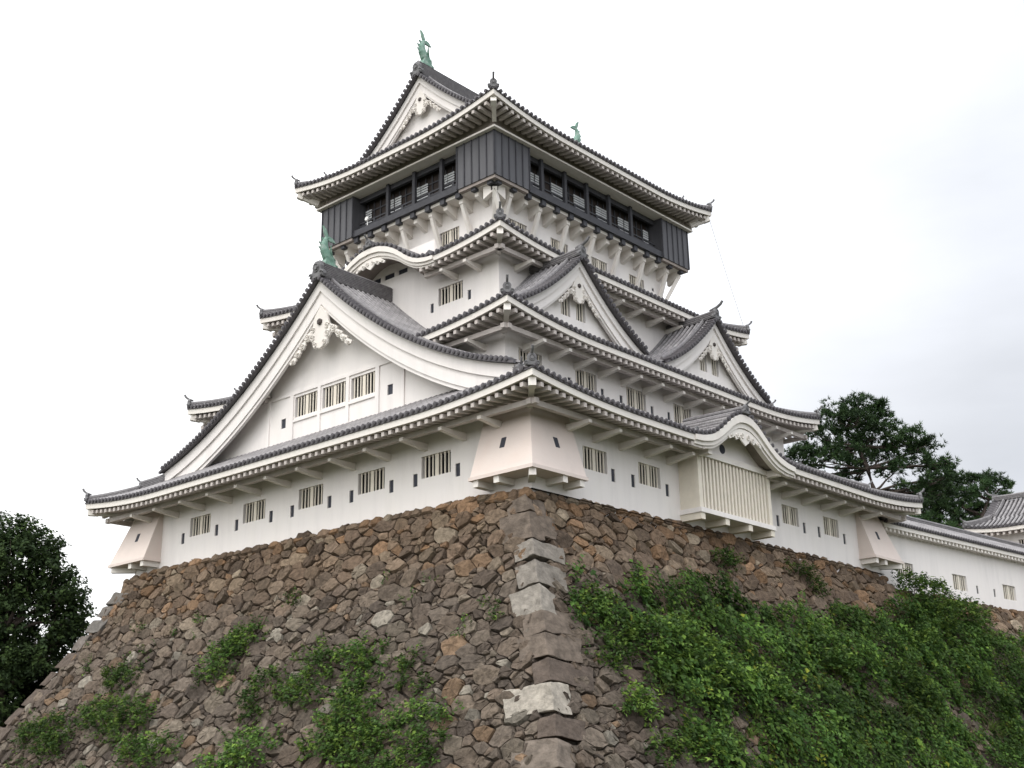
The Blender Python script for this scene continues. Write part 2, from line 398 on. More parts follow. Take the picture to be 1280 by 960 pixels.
def hip(parent, sd, su, two=True, oni=.62):
    """hip ridge running up from the corner of side sd at u = su*a_e"""
    fr = sd.fr; pts = []; N = 9
    def at(d): return fr(su*(sd.a_e-d*sd.k), sd.o_e-d, sd.zs(sd.a_e-d*sd.k, d)+.13)
    R = sd.run
    tip = (at(0)-at(R)); tip.z = 0; tip.normalize()
    brk = min(1.9, R*.48) if two else .12
    mb = MB()
    if two:
        ridge(mb, [at(.12+(R*.9-.12)*i/N) for i in range(N+1)], .25, .17)
        ridge(mb, [at(brk+(R-brk)*i/N) for i in range(N+1)], .31, .36)
    else: ridge(mb, [at(.12+(R-.12)*i/N) for i in range(N+1)], .28, .28)
    h = mb.build('hip_ridge', M['ridge'], parent)
    onigawara(h, at(.06)+Vector((0, 0, .03)), tip, oni*1.05)
    if two: onigawara(h, at(brk)+Vector((0, 0, .1)), tip, oni*.9)
    return h
def hip_rafter(parent, sd, su, o_w, a_w, rise=.2, drop=.30):
    fr = sd.fr; z = sd.zf(sd.a_e)-drop
    a = fr(su*(sd.a_e-.17), sd.o_e-.17, z-.16); b = fr(su*a_w, o_w, sd.z_e-drop+rise*(sd.o_e-o_w)-.25)
    mb = MB(); mb.beam(b, a, .22, .32); d = (a-b).normalized()
    mb.beam(a-d*.34, a+d*.02, .30, .36)
    return mb.build('hip_rafter', M['trim'], parent)

def shachi(parent, p, inward, sc=1.0):
    """verdigris dolphin-fish: head low on the ridge facing inwards, tail up in the air"""
    f = Vector(inward).normalized(); U = Vector((0, 0, 1)); r = f.cross(U); p = Vector(p)
    P = lambda a, b, c: p + (f*a + U*b + r*c)*sc
    mb = MB()
    path = [(.50, .10), (.42, .22), (.22, .34), (.02, .52), (-.14, .78), (-.19, 1.05), (-.13, 1.32), (-.02, 1.52)]
    rad = [.10, .22, .29, .31, .27, .22, .16, .10]
    rings = []
    for i, ((a, b), q) in enumerate(zip(path, rad)):
        a0, b0 = path[max(i-1, 0)]; a1, b1 = path[min(i+1, len(path)-1)]
        t = Vector((a1-a0, b1-b0)).normalized(); nx, nz = -t.y, t.x
        rings.append([P(a+nx*q*math.cos(g), b+nz*q*math.cos(g), q*.72*math.sin(g)) for g in np.linspace(0, 2*PI, 13)[:-1]])
    mb.loft(rings)
    def fin(pts, th):
        mb.loft([[P(a, b, c+th) for a, b, c in pts], [P(a, b, c-th) for a, b, c in pts]])
    fin([(-.06, 1.42, 0), (-.22, 1.75, 0), (-.30, 2.12, 0), (-.10, 1.95, 0), (.04, 1.62, 0)], .05)
    fin([(0, 1.44, 0), (.10, 1.62, 0), (.34, 1.55, 0), (.52, 1.36, 0), (.30, 1.36, 0), (.08, 1.36, 0)], .05)
    for k in range(5):          # spikes down the back
        a, b = path[2+k]; q = rad[2+k]
        fin([(a-q*.8, b-.10, 0), (a-q*1.0-.14, b+.10, 0), (a-q*.75, b+.12, 0)], .03)
    for s in (-1, 1):           # side fins, jaw
        mb.loft([[P(.18, .48, s*.2), P(.02, .66, s*.2), P(-.06, .98, s*.36)], [P(.20, .44, s*.24), P(.06, .66, s*.26), P(-.04, .98, s*.40)]])
        mb.tube([P(.36, .34, s*.13), P(.40, .38, s*.18)], .05*sc, 6)
    mb.loft([[P(.30, .02, -.2), P(.30, .02, .2), P(.30, .16, .2), P(.30, .16, -.2)], [P(.66, .0, -.12), P(.66, .0, .12), P(.66, .09, .12), P(.66, .09, -.12)]])
    mb.loft([[P(-.25, -.06, -.2), P(-.25, -.06, .2), P(-.1, .4, .17), P(-.1, .4, -.17)], [P(.45, -.06, -.2), P(.45, -.06, .2), P(.4, .2, .17), P(.4, .2, -.17)]])
    return mb.build('ridge_fish', M['copper'], parent, smooth=False)

# ------------------------------------------------------------------ walls with real openings
def wall_face(mb, fr, u0, u1, o, z0, z1, holes=(), dep=.28):
    us = sorted({u0, u1} | {h[0] for h in holes} | {h[1] for h in holes}); zs = sorted({z0, z1} | {h[2] for h in holes} | {h[3] for h in holes})
    for a, b in zip(us, us[1:]):
        for c, d in zip(zs, zs[1:]):
            um, zm = (a+b)/2, (c+d)/2
            if any(h[0] < um < h[1] and h[2] < zm < h[3] for h in holes): continue
            mb.add([fr(a, o, c), fr(b, o, c), fr(b, o, d), fr(a, o, d)], [(0, 1, 2, 3)])
    for h in holes: reveal(mb, fr, h, o, dep)
def reveal(mb, fr, h, o, dep=.28):
    a, b, c, d = h[:4]; q = [(a, c), (b, c), (b, d), (a, d)]
    mb.add([fr(u, o, z) for u, z in q]+[fr(u, o-dep, z) for u, z in q], [(0, 1, 5, 4), (1, 2, 6, 5), (2, 3, 7, 6), (3, 0, 4, 7)])
def window(parent, fr, h, o, nb=7, dep=.27):
    a, b, c, d = h[:4]; mb = MB()
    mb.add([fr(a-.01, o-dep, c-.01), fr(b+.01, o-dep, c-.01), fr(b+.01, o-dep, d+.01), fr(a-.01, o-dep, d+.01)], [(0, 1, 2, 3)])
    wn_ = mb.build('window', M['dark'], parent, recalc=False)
    bb = MB(); w_ = b-a
    cw = w_*.12 if nb >= 6 else 0
    n = nb-1 if cw else nb
    if cw: bb.fbox(fr, (a+b)/2-cw/2, (a+b)/2+cw/2, o-.10, o-.06, c, d)
    ks = n//2 if cw else n
    bw = .062
    if cw:
        L_ = (w_-cw)/2; st = L_/(ks+.35)
        for i in range(ks):
            x = a+st*(i+.75)
            bb.fbox(fr, x-bw/2, x+bw/2, o-.10, o-.06, c, d); bb.fbox(fr, a+b-x-bw/2, a+b-x+bw/2, o-.10, o-.06, c, d)
    else:
        for i in range(n):
            x = a+w_*(i+.8)/(n+.6); bb.fbox(fr, x-bw/2, x+bw/2, o-.10, o-.06, c, d)
    bb.build('window_bars', M['bars'], wn_)
    return wn_
def loophole(parent, fr, h, o, dep=.055):
    a, b, c, d = h[:4]; mb = MB()
    mb.add([fr(a-.01, o-dep, c-.01), fr(b+.01, o-dep, c-.01), fr(b+.01, o-dep, d+.01), fr(a-.01, o-dep, d+.01)], [(0, 1, 2, 3)])
    return mb.build('loophole', M['slot'], parent, recalc=False)

# ------------------------------------------------------------------ gables
def gable(parent, fr, uc, dmax, z_a, drop, o_f, o_w, o_b, z0, holes=(), sc=1.0, pend=1.0, oni=1.0, ridge_h=.5, verge_ridge=True, beams=(), pz=None, row_len=None, inner_ok=None, tiles_from=.12, open_back=False):
    g = MB(); root = None
    side = fr(1, 0, 0)-fr(0, 0, 0); outv = fr(0, 1, 0)-fr(0, 0, 0)
    # gable wall
    top = lambda u: z_a-drop(abs(u-uc))-.25
    N = 26; us = sorted({uc+dmax*(2*i/N-1) for i in range(N+1)} | {h[0] for h in holes} | {h[1] for h in holes} | {uc})
    for a, b in zip(us, us[1:]):
        ta, tb = top(a), top(b); um = (a+b)/2
        if max(ta, tb) <= z0: continue
        hs = [h for h in holes if h[0] < um < h[1]]
        zz = [z0]+sorted(z for h in hs for z in h[2:4])
        for i in range(0, len(zz)):
            last = i == len(zz)-1
            if i % 2 == 1 and not last: continue
            za = zz[i]; zb_a = ta if last else zz[i+1]; zb_b = tb if last else zz[i+1]
            g.add([fr(a, o_w, za), fr(b, o_w, za), fr(b, o_w, max(zb_b, za+.001)), fr(a, o_w, max(zb_a, za+.001))], [(0, 1, 2, 3)])
    for h in holes: reveal(g, fr, h, o_w, .25)
    root = g.build('gable_wall', M['plaster'], parent, recalc=False)
    for h in holes:
        if h[4] == 'w': window(parent, fr, h, o_w, h[5], .24)
        else: loophole(parent, fr, h, o_w)
    if beams:
        b = MB()
        for u0, u1, za, zb in beams: b.fbox(fr, u0, u1, o_w, o_w+.07, za, zb)
        b.build('gable_beam', M['plaster'], root)
    # roof slopes
    t = MB(); ns = 10
    L = o_f+.22-o_b; n = max(2, round(L/PITCH)); p = L/n
    for s in (-1, 1):
        ring = []
        for i in range(n+1):
            o = o_f+.22-p*i; dm = row_len(o) if row_len else dmax
            ring.append(([(fr(uc+s*d, o, z_a+.05-drop(d))) for d in np.linspace(0, dm, ns+1)], list(np.linspace(0, dm, ns+1))))
        vs = [q for r in ring for q in r[0]]; k = ns+1
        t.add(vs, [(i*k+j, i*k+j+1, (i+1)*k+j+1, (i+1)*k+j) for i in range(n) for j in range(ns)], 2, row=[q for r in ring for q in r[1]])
        for i in range(1, n):
            o = o_f+.22-p*(i+.5); dm = row_len(o) if row_len else dmax
            ds = np.linspace(tiles_from, dm, ns+1)
            row_mesh(t, [fr(uc+s*d, o, z_a+.13-drop(d)) for d in ds], outv, row=list(ds))
        # tile ends along the verge
        d = .25; 
        while d < dmax-.1:
            z = z_a+.16-drop(d); sl = -(drop(d+.05)-drop(d-.05))/.1
            sv = (side*s+Vector((0, 0, sl))).normalized()
            c0 = fr(uc+s*d, o_f+.30, z); c1 = fr(uc+s*d, o_f-.34, z+.02)
            t.tube([c1, c0], .095, 7, mi=1); disc(t, c0+outv*.02, outv, sv, .115, .06)
            d += PITCH*.88/math.sqrt(1+sl*sl)
        rl = [[fr(uc+s*d, o_f+.26, z_a+.115-drop(d)), fr(uc+s*d, o_f+.26, z_a+.004-drop(d)), fr(uc+s*d, o_f+.10, z_a+.004-drop(d)), fr(uc+s*d, o_f+.10, z_a+.115-drop(d))] for d in np.linspace(0, dmax, 24)]
        t.loft(rl, mi=1)
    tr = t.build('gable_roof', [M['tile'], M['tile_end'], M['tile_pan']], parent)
    # bargeboards
    for s in (-1, 1):
        b = MB(); ds = np.linspace(0, dmax, 26)
        for (h0, h1, of, th) in ((0.0, .38*sc, 0, .30), (.383*sc, .80*sc, -.10, .22), (.803*sc, .92*sc, -.17, .16)):
            b.loft([[fr(uc+s*d, o_f+of, z_a-drop(d)-h0), fr(uc+s*d, o_f+of, z_a-drop(d)-h1), fr(uc+s*d, o_f+of-th, z_a-drop(d)-h1), fr(uc+s*d, o_f+of-th, z_a-drop(d)-h0)] for d in ds])
        b.loft([[fr(uc+s*d, o_f-.02, z_a-drop(d)-.02), fr(uc+s*d, o_w-.05, z_a-drop(d)-.02), fr(uc+s*d, o_w-.05, z_a-drop(d)-.12), fr(uc+s*d, o_f-.02, z_a-drop(d)-.12)] for d in ds])
        b.build('bargeboard', M['plaster'], root)
    # pendant with curling wings
    if pend:
        q = MB(); q2 = MB(); zc = z_a-(pz if pz else 1.02*sc); oo = o_f-.14; S = pend
        P = lambda a, b, c: fr(uc+a*S, oo+c*S, zc+b*S)
        body = [(0, .40), (.36, .0), (.46, -.30), (.52, -.50), (.60, -.70), (.56, -1.0), (.46, -1.10), (.44, -1.24), (.30, -1.36), (.10, -1.42), (0, -1.46)]
        ol = body + [(-x, z) for x, z in body[-2:0:-1]]
        q.loft([[P(x, z, -.06) for x, z in ol], [P(x, z, .03) for x, z in ol], [P(x*.93, z*.98, .06) for x, z in ol]])
        def spiral(cx, cz, r, dr, tw=1.6, th=.026):
            q.tube([P(cx+dr*r*(1-.78*k)*math.cos(a), cz+r*(1-.78*k)*math.sin(a), .08) for k, a in zip(np.linspace(0, 1, 15), np.linspace(.4, .4+2*PI*tw, 15))], th*S, 6)
            q.loft([[P(cx+r*1.12*math.cos(a), cz+r*1.12*math.sin(a), w_) for a in np.linspace(0, 2*PI, 13)[:-1]] for w_ in (-.05, .035)])
        for s in (-1, 1):
            for cx, cz, r in ((.43, -.58, .14), (.45, -.92, .15), (.30, -1.24, .13)): spiral(s*cx, cz, r, s)
            # wings that follow the slope
            for i, d in enumerate((.80, 1.12, 1.42, 1.70)):
                zz = -(drop(d*S)-0)/S - .10 - .02*i
                spiral(s*d, zz+.02, .145-.018*i, -s, 1.4, .024)
                q.loft([[P(s*(d-.2), zz+.30, w_), P(s*(d+.24), zz+.06, w_), P(s*(d+.16), zz-.06, w_), P(s*(d-.2), zz+.05, w_)] for w_ in (-.05, .03)])
        q.build('gable_pendant', M['trim'], root)
        h6 = [(.145*math.cos(a), -.32+.145*math.sin(a)) for a in np.linspace(PI/6, 2*PI+PI/6, 7)[:-1]]
        q2.loft([[P(x, z, .05) for x, z in h6], [P(x, z, .12) for x, z in h6], [P(x*.6, -.32+(z+.32)*.6, .17) for x, z in h6]])
        q2.build('gable_boss', M['boss'], root)
    # ridges
    rm = MB(); ridge(rm, [fr(uc, o, z_a+.08+(.06*((o-o_b)/max(.1, o_f-o_b))**4)) for o in np.linspace(o_f+.12, o_b, 8)], .40, ridge_h)
    if verge_ridge:
        ov = o_f-.62
        for s in (-1, 1): ridge(rm, [fr(uc+s*d, ov, z_a+.12-drop(d)) for d in np.linspace(.2, dmax*.86, 14)], .24, .14)
    rr = rm.build('main_ridge', M['ridge'], tr)
    onigawara(rr, fr(uc, o_f+.18, z_a+.12), outv, oni, horn=False)
    if oni < .9:
        hb = MB(); hb.tube([fr(uc, o_f-.2, z_a+.12+.62*oni), fr(uc, o_f+.25, z_a+.12+.75*oni), fr(uc, o_f+.5, z_a+.12+.92*oni), fr(uc, o_f+.64, z_a+.12+1.12*oni)], [.08, .08, .075, .065], 8)
        hb.build('ridge_horn', M['ornament'], tr)
    return root, tr
# ================================================================== THE KEEP
keep = thing('castle_keep', (0, 0, -.6), 'white plastered castle keep of five storeys with grey tiled gables and a black top floor', 'castle')
S, E, N_, W = K.S, K.E, K.N, K.W
def Win(u, z0, z1, w_=1.75): return (u-w_/2, u+w_/2, z0, z1)
def Loop(u, z, w_=.27, h=.56): return (u-w_/2, u+w_/2, z-h/2, z+h/2)
def storey(hx, hy, z0, z1, wins, loops, nb=7, extra=None):
    mb = MB()
    for key, fr, a, o in (('S', S, hx, hy), ('E', E, hy, hx), ('N', N_, hx, hy), ('W', W, hy, hx)):
        hs = list(wins.get(key, []))+list(loops.get(key, []))
        wall_face(mb, fr, -a, a, o, z0, z1, hs)
        if extra and key in extra:
            for q in extra[key]: wall_face(mb, fr, q[0], q[1], o, z1, q[2], q[3])
    wl = mb.build('storey_wall', M['plaster'], keep, recalc=False)
    for key, fr, o in (('S', S, hy), ('E', E, hx), ('N', N_, hy), ('W', W, hx)):
        for h in wins.get(key, []): window(keep, fr, h, o, nb)
        for h in loops.get(key, []): loophole(keep, fr, h, o)
        if extra and key in extra:
            for q in extra[key]:
                for h in q[3]: loophole(keep, fr, h, o)
    return wl

# --- first storey
storey(14.0, 14.65, -1.4, 3.62,
  {'S': [Win(u, .89, 1.85) for u in (8.70, 4.64, .47, -3.80, -8.25)], 'E': [Win(u, .82, 1.78, 1.62) for u in (-10.57, -6.75, 5.26, 9.46)]},
  {'S': [Loop(u, .9) for u in (9.98, 7.45, 5.95, 3.33, 1.82, -.86, -2.46, -5.17, -6.82, -9.72)], 'E': [Loop(u, .85) for u in (-9.37, -7.97, -5.44, 4.0, 6.6, 8.12, 10.85)]})
# --- second storey
storey(10.25, 11.9, 3.6, 8.55, {'E': [Win(u, 6.15, 7.15, 1.6) for u in (-10.2, -6.2, -2.25, 1.75, 5.8, 9.6)]},
  {'E': [Loop(u, 6.3, .24, .52) for u in (-11.45, -8.55, -7.46, -4.98, -3.5, -.95, .5, 3.1, 4.5)]})
# --- third storey; the wall runs up into the arch of the undulating gable
storey(7.7, 9.43, 8.6, 13.95, {'S': [Win(4.42, 11.42, 12.36, 1.7), Win(-4.42, 11.42, 12.36, 1.7)]}, {'S': [Loop(u, 11.45, .22, .5) for u in (3.12, 5.72, -3.12, -5.72)]},
  extra={'S': [(-3.3, 3.3, 15.2, [(-1.5, -.75, 14.0, 14.28), (-.45, .3, 14.0, 14.28), (.6, 1.3, 14.0, 14.28)])]})
# --- fourth storey
storey(5.6, 7.4, 14.6, 18.1, {'S': [Win(2.35, 15.85, 16.72, 1.45), Win(-2.35, 15.85, 16.72, 1.45)], 'E': [Win(u, 15.85, 16.72, 1.45) for u in (-5.6, -2.2, 1.3, 4.8)]}, {'E': [Loop(6.4, 16.4, .2, .2)]})

# --- stone-drop bays at the corners of the first storey
def bay(sx, sy):
    b = MB(); n = 3.3; X = 14.0; Y = 14.65; zt, zb = 2.85, .07; ot, ob = .06, .93
    Q = lambda x, y, z: Vector((sx*x, sy*y, z))
    # south/north sloping face and east/west sloping face
    def hole_face(pts, c, lab):
        b.add(pts, [(0, 1, 2, 3)])
    xs = X+ob-n; ys = Y+ob+.07-n
    tl, tr, br, bl = Q(xs+.0, Y+ot, zt), Q(X+ot, Y+ot, zt), Q(X+ob, Y+ob+.07, zb), Q(xs, Y+ob+.07, zb)
    b.add([tl, tr, br, bl], [(0, 1, 2, 3)])
    b.add([Q(xs, Y-.02, zt), Q(xs, Y-.02, zb), bl, tl], [(0, 1, 2, 3)])
    tl2, br2, bl2 = Q(X+ot, ys, zt), Q(X+ob, Y+ob+.07, zb), Q(X+ob, ys, zb)
    b.add([tl2, tr, br2, bl2], [(0, 1, 2, 3)])
    b.add([Q(X-.02, ys, zt), Q(X-.02, ys, zb), bl2, tl2], [(0, 1, 2, 3)])
    b.add([tl, tr, tl2, Q(X-.02, ys, zt), Q(X-.02, Y-.02, zt), Q(xs, Y-.02, zt)], [(0, 1, 2, 3, 4, 5)])
    w_ = b.build('stone_drop_bay', M['bay'], keep)
    f = MB(); e = .05   # floor board, an L round the corner
    def slab(x0, x1, y0, y1, z0, z1, m=f): m.hexa([Q(x0, y0, z0), Q(x1, y0, z0), Q(x1, y1, z0), Q(x0, y1, z0), Q(x0, y0, z1), Q(x1, y0, z1), Q(x1, y1, z1), Q(x0, y1, z1)])
    slab(xs-e, X+ob+e, Y+.002, Y+ob+.07+e, zb-.13, zb+.012); slab(X+.002, X+ob+e, ys-e, Y, zb-.13, zb+.012)
    f.build('bay_floor_board', M['bay'], w_)
    for x in (xs+.25, X-1.0):
        m = MB(); slab(x-.14, x+.14, Y-.05, Y+ob+.02, zb-.40, zb-.134, m); m.build('bay_beam', M['trim'], w_)
    for y in (ys+.25, Y-1.0):
        m = MB(); slab(X-.05, X+ob-.03, y-.14, y+.14, zb-.40, zb-.134, m); m.build('bay_beam', M['trim'], w_)
    m = MB(); m.beam(Q(X-.05, Y-.05, zb-.27), Q(X+ob-.1, Y+ob-.05, zb-.27), .28, .27); m.build('bay_beam', M['trim'], w_)
    # loopholes, sunk a little into the sloping plaster
    for ax in (0, 1):
        m = MB(); t0, t1 = .46, .62
        def sl(t, c, dx, dp): 
            z = zt+(zb-zt)*t; q = ot+(ob-ot)*t - dp
            return Q(c+dx, Y+q+.07*t, z) if ax == 0 else Q(X+q, c+dx, z)
        c = (X-.95) if ax == 0 else (Y-.95)
        fr_ = [sl(t0, c, -.13, -.012), sl(t0, c, .13, -.012), sl(t1, c, .13, -.012), sl(t1, c, -.13, -.012)]
        m.loft([[sl(t0, c, -.13, .1), sl(t0, c, .13, .1), sl(t1, c, .13, .1), sl(t1, c, -.13, .1)], fr_])
        m.build('loophole', M['slot'], w_)
for sx, sy in ((1, -1), (-1, -1), (1, 1)): bay(sx, sy)

# --- roofs ----------------------------------------------------------------
k2 = smooth_table([0, .5, 1.0, 1.36, 1.7, 2.05, 2.5, 2.9, 3.6, 4.3], [1.74, 1.68, 1.46, 1.22, .97, .72, .44, .26, .08, 0])
k1 = smooth_table([0, .7, 1.38, 1.9, 2.23, 2.7, 3.17, 3.6, 4.2, 4.8], [1.85, 1.78, 1.55, 1.28, 1.05, .68, .38, .2, .06, 0])
K2C, K1C = -1.75, 0.0
def skirt(hx, hy, ix, iy, ze, zi, U, Lc, sag, ow_x, ow_y, brS=(), brE=(), rngS=None, bumpS=None, bumpE=None, two=True, zeE=None, rise=.2, beam=True):
    sides = {'S': Side(S, hx, hy, ix, iy, ze, zi, U, Lc, sag, bumpS, K1C, 4.8), 'E': Side(E, hy, hx, iy, ix, ze, zi, U, Lc, sag, bumpE, K2C, 4.3),
             'N': Side(N_, hx, hy, ix, iy, ze, zi, U, Lc, sag), 'W': Side(W, hy, hx, iy, ix, ze, zi, U, Lc, sag)}
    t = MB()
    for k_, sd in sides.items(): tile_side(t, sd, rngS if (k_ == 'S' and rngS) else [(-sd.a_e, sd.a_e)])
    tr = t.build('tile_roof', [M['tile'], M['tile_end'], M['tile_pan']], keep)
    for k_, sd in sides.items():
        ow, aw = (ow_y, ow_x) if k_ in 'SN' else (ow_x, ow_y)
        br = brS if k_ == 'S' else brE if k_ == 'E' else ()
        sk = (K1C-3.45, K1C+3.45) if (k_ == 'S' and bumpS) else (K2C-3.1, K2C+3.1) if (k_ == 'E' and bumpE) else None
        eaves(keep, sd, rngS if (k_ == 'S' and rngS) else [(-sd.a_e, sd.a_e)], ow, aw, rise=rise, beam=beam, brackets=br, skip=sk)
    for k_, su in (('S', 1), ('S', -1), ('N', 1), ('N', -1)):
        hip(tr, sides[k_], su, two=two); hip_rafter(keep, sides[k_], su, *((ow_y, ow_x)), rise=rise)
    return sides, tr
R1, roof1 = skirt(16.0, 16.75, 10.25, 11.9, 2.93, 5.65, .48, 7.0, .15, 14.0, 14.65,
      brS=[-12.4, -10.3, -8.0, -5.7, -3.4, -1.1, 1.2, 3.5, 5.8, 8.1, 10.4, 12.6], brE=[-12.6, -10.6, -8.8, -7.0, -5.3, 2.6, 4.6, 6.6, 8.6, 10.6, 12.6], bumpE=k2)
R2, roof2 = skirt(11.86, 13.48, 7.7, 9.43, 7.95, 10.05, .58, 6.5, .15, 10.25, 11.9,
      brS=[-9.0, -7.2, 7.2, 9.0], brE=[-10.6, -8.8, -7.0, -5.2, -3.4, -1.6, .2, 2.0, 3.8, 5.6, 7.4, 9.2, 10.8], rngS=[(-11.86, -4.9), (4.9, 11.86)])
R3, roof3 = skirt(9.19, 10.92, 5.6, 7.4, 13.36, 15.2, .48, 5.5, .15, 7.7, 9.43,
      brS=[-6.5, -4.9, 4.9, 6.5], brE=[-8.2, -6.4, -4.6, -2.8, -1.0, .8, 2.6, 4.4, 6.2, 8.2], bumpS=k1, two=False)

# --- undulating gable over the bay window (east) and over the big gable (south)
def karahafu(sd, c, wd, kt, o_wall, z_low, back, ridge_len, sc, oni, tr, parent_wall=True):
    fr = sd.fr; b = MB(); us = np.linspace(c-wd, c+wd, 60)
    for (h0, h1, of, th) in ((.0, .30, .07, .30), (.304, .50, -.03, .3), (.503, .62, -.11, .25)):
        tp = lambda u: min(1, max(.62, 1.2-abs(u-c)/wd*.55))
        b.loft([[fr(u, sd.o_e+of, sd.zf(u)-h0*tp(u)*sc-.003), fr(u, sd.o_e+of, sd.zf(u)-h1*tp(u)*sc), fr(u, sd.o_e+of-th, sd.zf(u)-h1*tp(u)*sc), fr(u, sd.o_e+of-th, sd.zf(u)-h0*tp(u)*sc-.003)] for u in us])
    k = b.build('undulating_bargeboard', M['trim'], keep)
    if parent_wall:
        t = MB(); g = np.linspace(c-3.0, c+3.0, 30)
        for a, d in zip(g, g[1:]):
            za, zb = max(z_low+.01, sd.zf(a)-.30), max(z_low+.01, sd.zf(d)-.30)
            t.add([fr(a, o_wall, z_low), fr(d, o_wall, z_low), fr(d, o_wall, zb), fr(a, o_wall, za)], [(0, 1, 2, 3)])
        t.build('gable_panel', M['plaster'], k, recalc=False)
        m = MB()
        for du in (-.55,):
            m.loft([[fr(c+du+.22*math.cos(a), o_wall+q, z_low+.42+.22*math.sin(a)) for a in np.linspace(0, 2*PI, 17)[:-1]] for q in (.0, .03)])
        m.build('round_vent', M['slot'], k)
    # carved pendant under the crown
    q = MB(); z = sd.zf(c)-.60*sc; P = lambda a, b_, o=0: fr(c+a, sd.o_e-.06+o, z+b_)
    ol = [(0, .05), (.35, .03), (.75, -.10), (1.15, -.38), (1.05, -.46), (.86, -.40), (.70, -.30), (.60, -.42), (.45, -.36), (.36, -.26), (.26, -.40), (.12, -.48), (0, -.56)]
    ol = ol+[(-x, y) for x, y in ol[-2:0:-1]]
    q.loft([[P(x*sc, y*sc, -.07) for x, y in ol], [P(x*sc, y*sc, .0) for x, y in ol]])
    for s in (-1, 1):
        for cx, cz, r in ((.2, -.22, .12), (.52, -.26, .1), (.9, -.34, .08)):
            q.tube([P((s*(cx+r*(1-.7*w_)*math.cos(a)))*sc, (cz+r*(1-.7*w_)*math.sin(a))*sc, .02) for w_, a in zip(np.linspace(0, 1, 12), np.linspace(0, 9, 12))], .028, 5)
    q.build('gable_pendant', M['trim'], k)
    m = MB(); ridge(m, [fr(c, sd.o_e+.05-d, sd.z_e+kt(0)+.12+.02*d) for d in np.linspace(0, ridge_len, 6)], .32, .24)
    rr = m.build('main_ridge', M['ridge'], tr)
    onigawara(rr, fr(c, sd.o_e+.12, sd.z_e+kt(0)+.12), fr(0, 1, 0)-fr(0, 0, 0), oni)
    for s in (-1, 1): onigawara(rr, fr(c+s*wd*.92, sd.o_e-.1, sd.zf(c+s*wd*.92)+.1), fr(0, 1, 0)-fr(0, 0, 0), .45, horn=False)
karahafu(R1['E'], K2C, 4.25, k2, 15.0, 2.72, 14, 3.4, 1.25, .62, roof1)
karahafu(R3['S'], K1C, 4.7, k1, 10.0, 13.4, 9.4, 2.9, 1.0, .6, roof3, parent_wall=False)

# --- latticed bay window under the eastern undulating gable
lb = MB(); u0, u1, oB = -4.5, 1.58, 15.02
lb.fbox(E, u0, u0+.10, 13.9, oB, .06, 2.5); lb.fbox(E, u0+.10, u1-.10, 14.40, 14.46, .06, 2.5); lb.fbox(E, u1-.10, u1, 13.9, oB, .06, 2.5)
bw = lb.build('lattice_bay_window', M['bars'], keep)
m = MB(); m.fbox(E, u0+.102, u1-.102, 14.72, 14.78, .06, 2.5); m.build('lattice_backing', M['lattice_back'], bw)
for a, b in ((u0-.04, u0+.24), (u1-.24, u1+.04)):
    m = MB(); m.fbox(E, a, b, oB-.2, oB+.06, .061, 2.48); m.build('corner_post', M['bars'], bw)
m = MB(); nb = 19
for i in range(nb):
    x = u0+.30+(u1-u0-.60)*(i+.5)/nb; m.fbox(E, x-.07, x+.07, oB-.09, oB+.02, .061, 2.48)
m.fbox(E, u0+.245, u1-.245, oB-.16, oB-.092, 1.22, 1.32); m.build('lattice_bars', M['bars'], bw)
m = MB(); m.fbox(E, u0-.12, u1+.14, 14.002, oB+.16, -.16, .058); m.build('window_shelf', M['plaster'], bw)
for x in (u0+.1, u0+2.06, u0+4.02, u1-.1):
    m = MB(); m.fbox(E, x-.16, x+.16, 13.9, oB+.10, -.46, -.164); m.build('shelf_beam', M['bars'], bw)
m = MB(); m.fbox(E, u0-.10, u1+.12, 14.005, oB+.12, 2.483, 2.74)
m.fbox(E, u0-.06, u0+.26, oB+.121, R1['E'].o_e-.3, 2.40, 2.70); m.fbox(E, u1-.24, u1+.08, oB+.121, R1['E'].o_e-.3, 2.40, 2.70); m.build('window_lintel', M['trim'], bw)

# --- big south gable
def dropG(d): return .93*d-.0265*d*d if d < 12 else .93*12-.0265*144+(d-12)*.29
wG, bG = 13.1, []
gh = [(u-.86, u+.86, 6.22, 7.28, 'w', 7) for u in (-2.05, .07, 2.2)] + [(-3.98, -3.62, 5.85, 6.35, 'l'), (3.92, 4.28, 5.85, 6.35, 'l')]
beamsG = [(-5.4, 5.4, 7.42, 7.56), (-3.25, -2.98, 4.6, 7.419), (-1.10, -.88, 4.6, 7.419), (1.02, 1.24, 4.6, 7.419), (3.12, 3.38, 4.6, 7.419), (-5.1, -4.9, 4.6, 7.419), (4.9, 5.1, 4.6, 7.419),
          (-2.975, -1.105, 5.98, 6.10), (-.875, 1.015, 5.98, 6.10), (1.245, 3.115, 5.98, 6.10)]
gable(keep, S, 0, 12.9, 12.55, dropG, 14.1, wG, 9.3, 3.9, gh, sc=1.62, pend=1.22, pz=1.85, oni=1.15, ridge_h=.72, beams=beamsG,
      row_len=lambda o: 12.9 if o > 11.75 else 8.2)
shachi(keep, S(0, 13.75, 13.42), (0, 1, 0), .98)
# --- the two smaller east gables
def dropE(d): return 1.05*d-.062*d*d
for uc in (-7.0, 4.6):
    gable(keep, E, uc, 5.0, 12.56, dropE, 10.75, 10.25, 7.6, 8.3, [(uc-.92, uc-.22, 9.62, 10.78, 'w', 3), (uc+.22, uc+.92, 9.62, 10.78, 'w', 3)], sc=1.08, pend=.80, pz=1.12, oni=.78, ridge_h=.32)

